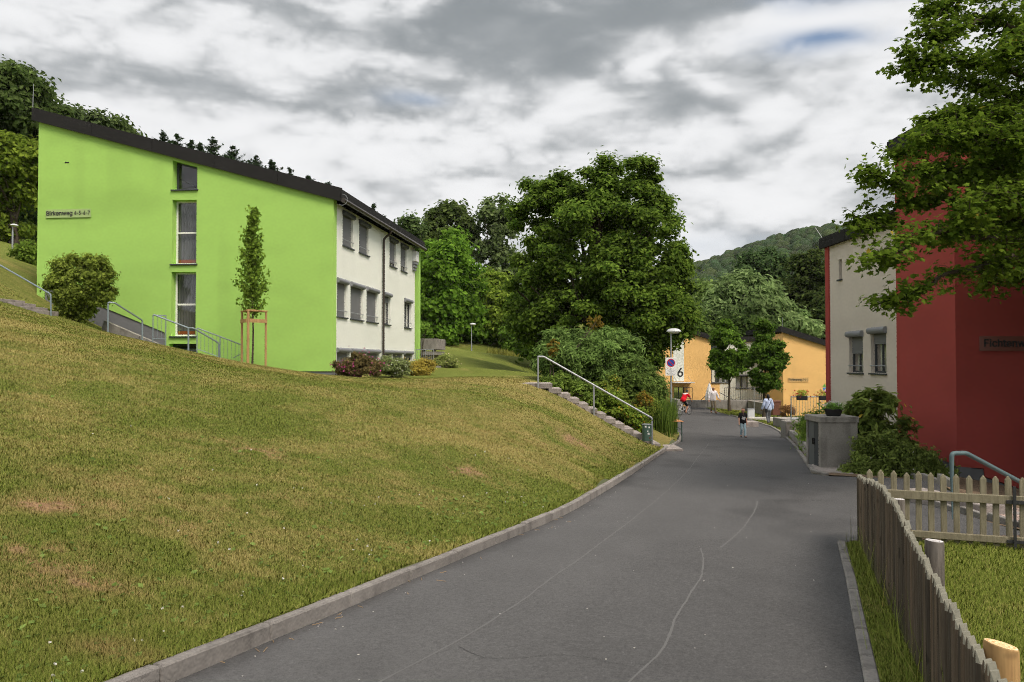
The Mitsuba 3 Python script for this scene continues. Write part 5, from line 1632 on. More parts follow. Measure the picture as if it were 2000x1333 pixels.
def stand(lf=0.0, rf=0.0, armL=(0.06, 0.05), armR=(0.06, 0.05), lean=0.0, wide=0.09, head=(0, 0.03), bendL=0.1, bendR=0.1):
    """walking pose; lf and rf: how far each foot is ahead"""
    J = {'pel': ((0, 0, 0.95), 0.125), 'chest': ((0, lean, 1.28), 0.135), 'neck': ((0, lean + 0.01, 1.49), 0.058), 'head': ((head[0], lean + head[1], 1.64), 0.092)}
    for s, x, f, arm, bend in (('L', -1, lf, armL, bendL), ('R', 1, rf, armR, bendR)):
        J['sh' + s] = ((x * 0.175, lean, 1.42), 0.062)
        J['el' + s] = ((x * (0.215 + arm[0]), lean + arm[1] * 0.45 - 0.02, 1.14), 0.045)
        J['wr' + s] = ((x * (0.22 + arm[0] * 1.5), lean + arm[1] + bend * 0.6, 0.89 + bend * 0.2), 0.031)
        J['hip' + s] = ((x * 0.09, 0, 0.90), 0.088)
        J['kn' + s] = ((x * wide, f * 0.5 + 0.04 + (0.05 if f < 0 else 0), 0.50), 0.060)
        lift = 0.05 if f < -0.1 else 0.0
        J['an' + s] = ((x * wide, f, 0.095 + lift), 0.042)
        J['toe' + s] = ((x * (wide + 0.03), f + 0.15, 0.045 + lift * 0.2), 0.034)
    return J


mp = at(1393, 809, 55)
mp[2] = g1(mp[0], mp[1])
person('man in a white shirt and khaki trousers walking on the road before the folded parasol', mp, math.pi + 0.15, 1.76, stand(0.16, -0.14, (0.10, 0.10), (0.07, 0.02), 0.02, head=(0.0, 0.03)),
       dict(skin=(0.42, 0.22, 0.15), shirt=(0.78, 0.74, 0.76), trousers=(0.20, 0.165, 0.115), shoe=(0.13, 0.075, 0.05), hair=(0.30, 0.28, 0.26), hairstyle='bald', loose=0.03, cuff=0.55, face=(0.15, 1, -0.05)))
bp = at(1451, 853, 33.6)
bp[2] = g1(bp[0], bp[1])
bk, BJ, BM = person('small boy in a black printed t-shirt and pale jeans walking towards the viewer', bp, math.pi + 0.1, 1.18, {**stand(0.14, -0.12, (0.01, -0.06), (0.05, 0.10), 0.02), 'head': ((0.0, 0.05, 1.66), 0.118), 'neck': ((0, 0.03, 1.47), 0.05)},
       dict(skin=(0.48, 0.26, 0.18), shirt=(0.014, 0.014, 0.016), trousers=(0.33, 0.46, 0.52), shoe=(0.02, 0.02, 0.022), hair=(0.085, 0.05, 0.03), sleeve='short', loose=0.022, face=(0.0, 1, -0.05)))
# grey print on the shirt: a small patch hugging the chest
pr = trimesh.creation.uv_sphere(1.0, count=[12, 24])
pr.apply_scale((0.115, 0.05, 0.15))
pr.apply_translation((0, 0.125, 1.19))
v = pr.vertices
v[:, 0] += 0.018 * np.sin(v[:, 2] * 40)
part(bk, 'shirt_print', pr, plain('m_print', (0.42, 0.43, 0.43), 0.8), smooth=True, to_world=BM)
wp = at(1501, 829.5, 46)
wp[2] = g1(wp[0], wp[1])
wk, WJ, WM = person('person with long dark hair, pale blue shirt and grey trousers walking away on the verge', wp, 0.15, 1.68, stand(-0.16, 0.14, (0.07, 0.06), (0.07, 0.04), 0.03, head=(0.0, 0.02)),
       dict(skin=(0.30, 0.16, 0.10), shirt=(0.46, 0.54, 0.74), trousers=(0.13, 0.14, 0.155), shoe=(0.015, 0.015, 0.016), hair=(0.010, 0.009, 0.009), hairstyle='long', loose=0.035, face=(0, 1, -0.1)))
BG = thing('shoulder_bag', 'small dark bag hanging from a strap across the back of the blue shirt', 'bag')
strap = [V(0.13, 0.02, 1.50), V(0.13, -0.13, 1.44), V(0.04, -0.19, 1.25), V(-0.10, -0.19, 1.02), V(-0.17, -0.15, 0.92)]
part(BG, 'strap', tube(rounded(strap, 0.05), 0.014, 6), 'm_black', smooth=True, to_world=WM)
part(BG, 'pouch', box(-0.26, -0.13, -0.22, -0.02, 0.72, 0.93, 0.03), 'm_black', to_world=WM)

# --- cyclist and bicycle
cp = at(1337, 812, 53)
cp[2] = g1(cp[0], cp[1])
cyaw = -0.62 - 0.2            # heading to the right and away: the bicycle's own axis is +y
BY = thing('bicycle', 'white racing bicycle with thin dark tyres ridden away up the road', 'bicycle')
M = T().translate([float(q) for q in cp]).rotate([0, 0, 1], math.degrees(cyaw)).rotate([0, 1, 0], -3)
wr_ = 0.34
plain('m_bike_white', (0.72, 0.72, 0.73), 0.3, 0.5)
for y in (-0.50, 0.52):
    rot = trimesh.transformations.rotation_matrix(math.pi / 2, (0, 1, 0))
    wk_ = free(BY + '__wheel')
    m = trimesh.creation.torus(wr_ - 0.03, 0.011, major_sections=40, minor_sections=6).apply_transform(rot).apply_translation((0, y, wr_))
    scene[wk_] = {**mikit.ply(m, 'm_dark_metal', smooth=True), 'to_world': M}
    m = trimesh.creation.torus(wr_ - 0.014, 0.014, major_sections=40, minor_sections=8).apply_transform(rot).apply_translation((0, y, wr_))
    part(wk_, 'tyre', m, 'm_black', smooth=True, to_world=M)
    sp = [bar((0, y, wr_), (0, y + (wr_ - 0.03) * math.cos(a), wr_ + (wr_ - 0.03) * math.sin(a)), 0.002, 4) for a in np.arange(20) * math.pi / 10]
    part(wk_, 'spokes', sp, 'm_galv', to_world=M)
    part(wk_, 'hub', bar((-0.05, y, wr_), (0.05, y, wr_), 0.02, 8), 'm_dark_metal', to_world=M)
BB, SC, HT, HTl = V(0, -0.06, 0.28), V(0, -0.20, 0.80), V(0, 0.34, 0.82), V(0, 0.38, 0.66)
part(BY, 'frame', [bar(BB, SC, 0.017), bar(BB, HTl, 0.02), bar(V(0, -0.185, 0.76), HT, 0.016), bar(HT + (HT - HTl) * 0.2, HTl, 0.02)] + [bar(BB, V(s * 0.06, -0.50, wr_), 0.011) for s in (-1, 1)] + [bar(V(0, -0.185, 0.76), V(s * 0.06, -0.50, wr_), 0.009) for s in (-1, 1)], 'm_bike_white', smooth=40, to_world=M)
part(BY, 'fork', [bar(HTl, V(s * 0.05, 0.52, wr_), 0.012) for s in (-1, 1)], 'm_bike_white', smooth=40, to_world=M)
part(BY, 'handlebar', tube(rounded([V(-0.2, 0.50, 0.74), V(-0.21, 0.58, 0.82), V(-0.21, 0.47, 0.90), V(0.21, 0.47, 0.90), V(0.21, 0.58, 0.82), V(0.2, 0.50, 0.74)], 0.06), 0.013, 6), 'm_black', smooth=True, to_world=M)
part(BY, 'stem', bar(HT + [0, 0.0, 0.03], V(0, 0.47, 0.90), 0.014), 'm_dark_metal', to_world=M)
sd = trimesh.convex.convex_hull(np.array([(-0.07, -0.32, 0.90), (0.07, -0.32, 0.90), (-0.02, -0.05, 0.91), (0.02, -0.05, 0.91), (-0.06, -0.31, 0.94), (0.06, -0.31, 0.94), (-0.018, -0.06, 0.935), (0.018, -0.06, 0.935)]))
part(BY, 'saddle', sd, 'm_black', to_world=M)
part(BY, 'seat_post', bar(SC, V(0, -0.22, 0.90), 0.013), 'm_dark_metal', to_world=M)
part(BY, 'crank', [bar(BB + [0.07, 0, 0], BB + [0.07, 0.10, -0.14], 0.011), bar(BB + [-0.07, 0, 0], BB + [-0.07, -0.10, 0.14], 0.011), trimesh.creation.cylinder(0.09, 0.008, sections=24).apply_transform(trimesh.transformations.rotation_matrix(math.pi / 2, (0, 1, 0))).apply_translation(BB + [0.055, 0, 0])], 'm_dark_metal', to_world=M)
for s, py in ((1, V(0.11, 0.04, 0.13)), (-1, V(-0.11, -0.16, 0.42))):
    part(BY, 'pedal', box(py[0] - 0.045, py[0] + 0.045, py[1] - 0.04, py[1] + 0.04, py[2] - 0.012, py[2] + 0.012), 'm_black', to_world=M)
k = 1.0
cyc = {'pel': ((0, -0.20, 1.02), 0.125), 'chest': ((0, 0.06, 1.24), 0.135), 'neck': ((0, 0.22, 1.40), 0.058), 'head': ((0, 0.31, 1.50), 0.092),
       'shL': ((-0.175, 0.13, 1.33), 0.062), 'shR': ((0.175, 0.13, 1.33), 0.062), 'elL': ((-0.23, 0.30, 1.12), 0.045), 'elR': ((0.23, 0.30, 1.12), 0.045), 'wrL': ((-0.215, 0.45, 0.955), 0.031), 'wrR': ((0.215, 0.45, 0.955), 0.031),
       'hipL': ((-0.09, -0.18, 0.97), 0.092), 'hipR': ((0.09, -0.18, 0.97), 0.092), 'knL': ((-0.10, 0.22, 0.86), 0.062), 'knR': ((0.10, 0.17, 0.57), 0.062), 'anL': ((-0.11, -0.20, 0.50), 0.042), 'anR': ((0.11, -0.02, 0.20), 0.042),
       'toeL': ((-0.11, -0.07, 0.465), 0.034), 'toeR': ((0.11, 0.11, 0.18), 0.034)}
ck, CJ, CM = person('cyclist in a red and white jersey and black shorts bent over the handlebars', cp, cyaw, 1.75, cyc,
       dict(skin=(0.36, 0.19, 0.12), shirt=(0.62, 0.012, 0.025), trousers=(0.012, 0.012, 0.014), shoe=(0.03, 0.03, 0.032), hair=(0.03, 0.032, 0.035), hairname='helmet', sleeve='short', legs='short', loose=0.016, face=(0, 0.9, -0.35), headup=(0, 0.35, 0.9)))
yoke = figure(ck, {'a': (V(-0.15, 0.12, 1.345), 0.072), 'b': (V(0.15, 0.12, 1.345), 0.072), 'c': (V(0, 0.04, 1.33), 0.085)}, [('a', 'b'), ('a', 'c'), ('b', 'c')], '', 'yoke', 0.03)
part(ck, 'white_yoke', yoke, 'm_bike_white', smooth=True, to_world=CM, label='white shoulder panel of the jersey')

# ------------------------------------------------------------------ trees and shrubs
def e_at(px, py, rpx, rpy, d, n, deep=None):
    return px_ell(px, py, rpx, rpy, d, n, deep)


# the big maple in the middle
tree('maple_tree', 'big broad dark green maple standing in the middle behind the stair shrubs', 'tree',
     [e_at(1165, 470, 150, 150, 45, 80), e_at(1215, 385, 85, 88, 44.5, 34), e_at(1075, 420, 78, 78, 45, 34), e_at(1272, 480, 88, 100, 44, 62), e_at(1060, 560, 72, 120, 45, 52), e_at(1150, 620, 100, 75, 44, 50), e_at(1285, 610, 66, 60, 42.5, 42), e_at(1225, 560, 90, 80, 43, 44), e_at(1250, 680, 45, 40, 42.5, 14)],
     0.70, 520, 0.15, (0.020, 0.038, 0.007), (0.074, 0.105, 0.019), 101, trunk=(at(1150, 700, 45)[0], 45), r0=0.42, nlimb=60, shell=0.55, warm=0.0, up=0.8, flat=0.62)
# trees behind the cream side of the green house
grp = None
tree('ash_tree', 'bright green leafy tree close behind the far end of the cream wall', 'tree', [e_at(880, 560, 68, 105, 102, 90, 7), e_at(850, 620, 50, 60, 98, 26), e_at(925, 640, 48, 40, 106, 26)], 1.5, 300, 0.42, (0.028, 0.058, 0.008), (0.075, 0.125, 0.018), 102, r0=0.3, shell=0.5)
tree('tall_tree', 'tall dark ragged tree top rising behind the bright green tree', 'tree', [e_at(880, 460, 52, 62, 120, 62), e_at(835, 500, 35, 50, 120, 24)], 1.5, 170, 0.46, (0.022, 0.034, 0.010), (0.058, 0.075, 0.026), 103, r0=0.35, shell=0.3)
tree('poplar_tree', 'tall thin grey green tree with sky showing through left of the big maple', 'tree', [e_at(962, 450, 40, 66, 118, 44), e_at(985, 520, 32, 55, 118, 24)], 1.4, 130, 0.44, (0.032, 0.046, 0.020), (0.08, 0.10, 0.045), 104, r0=0.3, shell=0.3)
tree('hazel_tree', 'yellowish green rounded tree between the ash and the big maple', 'tree', [e_at(955, 590, 46, 52, 108, 50), e_at(1000, 620, 50, 55, 104, 34)], 1.35, 260, 0.40, (0.045, 0.068, 0.010), (0.11, 0.14, 0.025), 105, r0=0.22)
tree('understorey_tree', 'dark low tree at the edge of the wood behind the distant lamp', 'tree', [e_at(985, 650, 60, 44, 112, 50), e_at(900, 655, 60, 40, 112, 40), e_at(1060, 650, 40, 50, 100, 34)], 1.2, 240, 0.36, (0.016, 0.030, 0.007), (0.045, 0.068, 0.014), 106, r0=0.3)
tree('understorey_tree', 'lighter green bushy tree right of the distant lamp at the wood edge', 'tree', [e_at(1015, 660, 30, 30, 97, 30)], 1.0, 240, 0.30, (0.030, 0.055, 0.010), (0.07, 0.11, 0.02), 107, r0=0.2)
tree('thicket_tree', 'deep green tree filling the gap below the big maple on its left', 'tree', [e_at(1045, 610, 46, 80, 58, 60)], 0.9, 260, 0.27, (0.016, 0.030, 0.006), (0.045, 0.07, 0.013), 108, r0=0.25)
tree('larch_tree', 'feathery dark tree top showing over the eave of the cream wall', 'tree', [e_at(800, 455, 30, 28, 90, 22), e_at(775, 470, 24, 26, 90, 14)], 1.0, 140, 0.30, (0.020, 0.034, 0.012), (0.055, 0.075, 0.03), 109, r0=0.25, shell=0.2)


def conifer(label, px, ptop, d, width, seed, hgt=None, tipcol=(0.022, 0.036, 0.018)):
    rg = np.random.default_rng(seed)
    key = thing('spruce_tree', label, 'tree')
    tip = at(px, ptop, d)
    x, y = tip[0], tip[1]
    zb = g1(x, y)
    h = tip[2] - zb
    part(key, 'trunk', tube([(x, y, zb - 0.2), (x, y, zb + h * 0.6), (x, y, tip[2])], [h * 0.014 + 0.05, h * 0.009, 0.012], 7), 'm_bark', smooth=True)
    C, N, S = [], [], []
    vis = min(h, hgt or 9.0)
    z = tip[2]
    for k in range(230):
        t = vis * rg.random() ** 0.75
        R = min(width * 1.6, 0.06 + 0.72 * t ** 0.95)
        r_ = R * rg.uniform(0.35, 1.25)
        az = rg.random() * 6.283
        n = int(7 + 15 * r_)
        s = rg.random(n) ** 0.7
        rise = rg.uniform(-0.25, 0.35)
        lift = rise * r_ * s + 0.2 * r_ * s ** 3
        side = rg.normal(0, 0.05 + 0.10 * r_ * (1 - s), n)
        C.append(np.c_[x + math.cos(az) * r_ * s - math.sin(az) * side, y + math.sin(az) * r_ * s + math.cos(az) * side, tip[2] - t + lift + rg.normal(0, 0.03, n)])
        N.append(np.tile([math.cos(az) * 0.3, math.sin(az) * 0.3, 0.9], (n, 1)) + rg.normal(0, 0.5, (n, 3)))
        S.append(0.085 + 0.06 * (1 - s))
    C, N, S = np.vstack(C), np.vstack(N), np.concatenate(S)
    leaf_part(key, 'crown', leaf_cards(C, N, S, 4.0, rg, tint(len(C), np.array(tipcol) * 0.35, np.array(tipcol) * 0.95, rg, 0.2)))
    return key


for i, (px, pt_, w, lab) in enumerate([(347, 262, 2.1, 'broad spruce top, biggest at the left of those over the green roof'), (374, 275, 1.1, 'small spruce top second from the left over the green roof'), (391, 279, 1.2, 'narrow spruce top just left of the tall middle one over the roof'), (416, 268, 1.9, 'tall dark spruce top in the middle of the group over the green roof'),
                                       (455, 283, 1.7, 'pointed spruce top right of the tall middle one over the green roof'), (500, 303, 1.4, 'small spruce top between the clustered group and the lone one over the roof'), (318, 256, 1.5, 'low spruce top just right of the rounded tree tops over the roof'), (531, 311, 1.6, 'spruce top alone halfway down the green roof'), (565, 330, 1.3, 'low spruce tip above the lower half of the roof'), (602, 342, 1.2, 'spruce tip near the low end of the green roof'), (641, 356, 1.0, 'small spruce tip above the roof corner'), (730, 398, 1.3, 'pale feathery spruce tip over the eave of the cream wall')]):
    conifer(lab, px, pt_, 70 + (i * 7) % 11, w, 200 + i, 7.0)
# wooded slope on the left
tree('oak_tree', 'tall dark tree towering at the left edge behind the green house', 'tree', [e_at(30, 215, 85, 80, 62, 90, 4), e_at(-60, 250, 80, 100, 60, 50, 4)], 1.15, 260, 0.32, (0.018, 0.030, 0.009), (0.050, 0.068, 0.024), 121, r0=0.45, trunk=(at(-10, 500, 62)[0], 62), shell=0.45)
tree('oak_tree', 'dark round tree top above the high corner of the green roof', 'tree', [e_at(150, 260, 60, 42, 80, 50, 4)], 1.25, 230, 0.36, (0.022, 0.034, 0.014), (0.055, 0.072, 0.032), 122, r0=0.4)
tree('oak_tree', 'small rounded tree tops right of the high roof corner', 'tree', [e_at(216, 266, 42, 28, 84, 30, 4)], 1.2, 200, 0.36, (0.024, 0.036, 0.014), (0.06, 0.08, 0.03), 123, r0=0.35)
tree('field_maple', 'sunlit yellow green tree on the slope at the left edge', 'tree', [e_at(30, 330, 62, 72, 58, 90, 3), e_at(-30, 420, 70, 90, 58, 40, 3)], 0.85, 260, 0.25, (0.036, 0.056, 0.008), (0.10, 0.125, 0.02), 124, r0=0.3)
tree('yew_tree', 'very dark dense tree behind the small lamp on the left', 'tree', [e_at(40, 450, 60, 60, 68, 80, 3), e_at(75, 500, 36, 40, 66, 26, 3)], 1.0, 260, 0.30, (0.010, 0.020, 0.006), (0.032, 0.050, 0.014), 125, r0=0.3)
shrub('hazel_bush', 'leafy bush growing against the left corner of the green house', [e_at(58, 505, 26, 36, 38, 40, 0.7)], 0.34, 260, 0.10, (0.035, 0.058, 0.010), (0.085, 0.115, 0.022), 126, cat='bush')
shrub('round_bush', 'large rounded bush on the bank in front of the green gable', [e_at(158, 552, 64, 52, 28.4, 120, 0.9), e_at(150, 592, 46, 30, 28.4, 30, 0.7)], 0.24, 260, 0.075, (0.042, 0.056, 0.012), (0.115, 0.135, 0.030), 127, warm=0.0, cat='bush', shell=0.6)
# right background
tree('willow_tree', 'broad silvery green willow behind the yellow houses', 'tree', [e_at(1455, 618, 92, 70, 88, 110), e_at(1400, 650, 66, 55, 86, 50), e_at(1530, 650, 52, 48, 86, 40)], 1.25, 300, 0.30, (0.038, 0.058, 0.022), (0.105, 0.135, 0.062), 131, r0=0.5, aspect=2.6, up=0.3)
tree('beech_tree', 'dark dense beech right behind the yellow gable', 'tree', [e_at(1585, 560, 48, 70, 98, 70), e_at(1600, 630, 70, 50, 94, 70), e_at(1545, 590, 28, 40, 97, 20)], 1.3, 280, 0.34, (0.010, 0.017, 0.006), (0.034, 0.044, 0.014), 132, r0=0.5, flat=0.45, up=0.9)
tree('lime_tree', 'hazy dark tree top between the willow and the beech', 'tree', [e_at(1490, 535, 42, 48, 125, 60)], 1.6, 240, 0.42, (0.016, 0.030, 0.013), (0.042, 0.062, 0.026), 133, r0=0.5)
tree('lime_tree', 'dark tree filling the gap right of the big maple above the yellow roof', 'tree', [e_at(1365, 600, 44, 55, 92, 44), e_at(1345, 650, 40, 40, 80, 30)], 1.2, 260, 0.34, (0.026, 0.044, 0.012), (0.07, 0.095, 0.028), 134, r0=0.4)
tree('understorey_tree', 'shadowy foliage between the two yellow houses', 'tree', [e_at(1450, 655, 70, 32, 80, 50)], 1.1, 240, 0.30, (0.012, 0.022, 0.007), (0.036, 0.052, 0.016), 135, r0=0.3)
tree('ball_maple', 'round crowned young tree on the verge, left one of the pair before the yellow houses', 'tree', [e_at(1424, 690, 34, 40, 57.5, 42), e_at(1416, 655, 20, 28, 57.5, 18), e_at(1426, 722, 28, 14, 57.5, 16), e_at(1404, 700, 14, 24, 57.3, 10)], 0.33, 230, 0.15, (0.022, 0.044, 0.007), (0.065, 0.105, 0.018), 141, r0=0.10, trunk=(at(1425, 795, 57.5)[0], 57.5), nlimb=8)
tree('ball_maple', 'taller conical young tree with orange tip, right one of the pair before the yellow houses', 'tree', [e_at(1496, 708, 34, 46, 51, 48), e_at(1492, 650, 14, 30, 51, 18), e_at(1500, 746, 26, 16, 51, 14), e_at(1514, 706, 16, 22, 50.8, 12), e_at(1482, 690, 14, 22, 50.8, 10)], 0.30, 230, 0.14, (0.016, 0.034, 0.006), (0.052, 0.082, 0.015), 142, r0=0.10, trunk=(at(1492, 812, 51)[0], 51), nlimb=8)
# shrubs beside the stairs
shrub('butterfly_bush', 'large grey green shrub with fine leaves rising beside the top of the stairs', [e_at(1140, 710, 78, 62, 31.5, 130, 1.5), e_at(1090, 700, 38, 50, 30, 34, 0.9), e_at(1200, 700, 52, 55, 32, 52, 1.1)], 0.36, 420, 0.055, (0.036, 0.058, 0.018), (0.098, 0.140, 0.046), 151, aspect=4.0, up=0.7, stems=16)
shrub('mixed_shrub', 'leafy dark green shrub spilling over the upper steps', [e_at(1090, 755, 32, 22, 27.9, 34, 0.5), e_at(1140, 775, 30, 24, 27.9, 34, 0.5)], 0.22, 200, 0.075, (0.035, 0.055, 0.012), (0.095, 0.125, 0.03), 152, up=0.8)
shrub('mixed_shrub', 'low green shrub with yellow shoots spilling over the lower steps', [e_at(1190, 795, 34, 26, 28.0, 40, 0.5), e_at(1235, 825, 34, 28, 28.2, 40, 0.5)], 0.22, 210, 0.07, (0.038, 0.058, 0.010), (0.105, 0.14, 0.025), 153, up=0.8, warm=0.05)
shrub('shady_shrub', 'dull grey green shrub in the shade under the big maple beside the lamp', [e_at(1225, 745, 48, 52, 31.8, 70, 1.0), e_at(1262, 770, 34, 45, 32, 40, 0.8)], 0.33, 330, 0.06, (0.030, 0.048, 0.014), (0.082, 0.110, 0.032), 154, aspect=3.2, up=0.6)
shrub('spiraea_shrub', 'olive shrub with brownish shoots in the middle of the stair bed', [e_at(1195, 765, 30, 30, 29.2, 34, 0.6), e_at(1255, 800, 26, 30, 29.4, 30, 0.6)], 0.25, 220, 0.065, (0.04, 0.056, 0.012), (0.105, 0.125, 0.028), 155, warm=0.04, up=0.7)
rg = np.random.default_rng(156)


def grass_clump(name, label, spots, cat, c0, c1, rg, group=None):
    key = thing(name, label, cat, group)
    V_, F_, C_ = [], [], []
    o = 0
    for (x, y, r, h, n, w) in spots:
        z = g1(x, y)
        for k in range(n):
            a, rr = rg.random() * 6.283, r * math.sqrt(rg.random())
            b = np.array([x + rr * math.cos(a), y + rr * math.sin(a), z - 0.02])
            hh = h * rg.uniform(0.55, 1.1)
            d = rg.random() * 6.283
            lean = hh * rg.uniform(0.05, 0.38)
            tt = np.linspace(0, 1, 5)
            sp = np.c_[b[0] + math.cos(d) * lean * tt ** 2, b[1] + math.sin(d) * lean * tt ** 2, b[2] + hh * (tt - 0.12 * tt ** 3)]
            s = np.array([-math.sin(d), math.cos(d), 0]) * w
            wid = np.array([0.5, 0.9, 1.0, 0.7, 0.05])[:, None]
            v = np.vstack([sp - s * wid / 2, sp + s * wid / 2])
            kk = np.arange(4)
            V_.append(v)
            F_.append(np.concatenate([np.stack([kk, kk + 1, kk + 6], 1), np.stack([kk, kk + 6, kk + 5], 1)]) + o)
            o += 10
            t = rg.random()
            C_.append(np.tile((np.array(c0) * (1 - t) + np.array(c1) * t) * rg.uniform(0.8, 1.2), (10, 1)))
    leaf_part(key, 'blade', (np.vstack(V_), np.vstack(F_), np.vstack(C_)))
    return key


bs = []
for k in range(26):
    px, d = rg.uniform(1268, 1313), rg.uniform(29.5, 34.5)
    x = at(px, 800, d)[0]
    bs.append((min(x, float(KL(d)) - 0.35), d, 0.22, rg.uniform(1.0, 1.95) * (0.75 if d < 31 else 1.0), 60, 0.028))
grass_clump('bamboo_clump', 'tall bright green bamboo like clump at the foot of the stairs by the table', bs, 'bamboo', (0.028, 0.045, 0.009), (0.075, 0.105, 0.024), rg)
shrub('autumn_shrub', 'small shrub with yellow and orange leaves poking out at the top of the stairs', [e_at(1078, 680, 11, 20, 29.2, 9, 0.3), e_at(1157, 632, 20, 14, 30.6, 8, 0.3)], 0.16, 38, 0.075, (0.05, 0.045, 0.010), (0.12, 0.075, 0.018), 157, up=0.5)
shrub('autumn_shrub', 'orange leaved shrub low in the stair bed near the bamboo', [e_at(1258, 782, 12, 18, 28.8, 10, 0.3)], 0.15, 40, 0.065, (0.05, 0.045, 0.010), (0.12, 0.07, 0.016), 158, up=0.5)
# flower bed in front of the cream wall
fb = 'flowering shrubs in front of the cream wall'
shrub('flower_shrub', 'dark red green shrub with bright pink flowers, leftmost in front of the cream wall', [e_at(700, 716, 44, 22, 28.8, 66, 0.55)], 0.20, 330, 0.045, (0.035, 0.030, 0.014), (0.095, 0.070, 0.035), 161, aspect=2.2, up=0.5, extra=[('blossom', 240, 0.055, (0.48, 0.07, 0.26))])
shrub('flower_shrub', 'grey green shrub covered in small white flowers in front of the cream wall', [e_at(768, 717, 28, 19, 30.6, 40, 0.5)], 0.20, 300, 0.042, (0.055, 0.065, 0.03), (0.13, 0.145, 0.07), 162, aspect=2.2, extra=[('blossom', 130, 0.04, (0.75, 0.74, 0.70))])
shrub('flower_shrub', 'ochre flowering shrub between the white flowers and the railing', [e_at(813, 719, 30, 17, 32.5, 44, 0.6)], 0.21, 300, 0.045, (0.10, 0.085, 0.02), (0.23, 0.18, 0.05), 163, aspect=1.8, extra=[('blossom', 120, 0.05, (0.45, 0.30, 0.08))])
shrub('flower_shrub', 'pale tufted shrub right of the concrete block at the lawn edge', [e_at(869, 713, 22, 17, 39, 34, 0.7)], 0.25, 260, 0.055, (0.06, 0.075, 0.025), (0.15, 0.16, 0.06), 164, aspect=2.2, extra=[('blossom', 60, 0.05, (0.55, 0.46, 0.34))])
shrub('trough_plant', 'green leaves spilling from the concrete trough of the terrace', [e_at(822, 640, 16, 5, 43, 14, 0.5)], 0.18, 120, 0.09, (0.05, 0.09, 0.015), (0.12, 0.17, 0.04), 165, cat='plant')
shrub('red_shrub', 'small reddish shrub at the foot of the yellow gable', [e_at(1541, 806, 16, 12, 45, 14, 0.5)], 0.22, 160, 0.07, (0.06, 0.035, 0.018), (0.15, 0.08, 0.04), 166)
# a long grass strip before the wood
rg = np.random.default_rng(170)
sp_ = []
for k in range(110):
    px, d = rg.uniform(960, 1052), rg.uniform(66, 78)
    sp_.append((at(px, 700, d)[0], d, 0.5, rg.uniform(0.5, 1.0), 34, 0.05))
key = grass_clump('meadow_grass', 'tall unmown yellowish grass along the edge of the wood', sp_, 'grass', (0.05, 0.05, 0.012), (0.11, 0.105, 0.03), rg)
labels[key]['kind'] = 'stuff'

# --- the tree at the right edge, its trunk just outside the picture
rg = np.random.default_rng(180)
KEY = thing('roadside_maple', 'overhanging maple with large yellow green leaves at the right edge before the red house', 'tree')
tb_ = np.array([10.9, 14.6, float(G(10.9, 14.6)) - 0.2])
tt = np.linspace(0, 1, 8)[:, None]
trunk = tb_ + (np.array([10.3, 14.2, 8.6]) - tb_) * tt
ms = [tube(trunk, np.linspace(0.30, 0.10, 8), 10)]
CL, DN = [], []
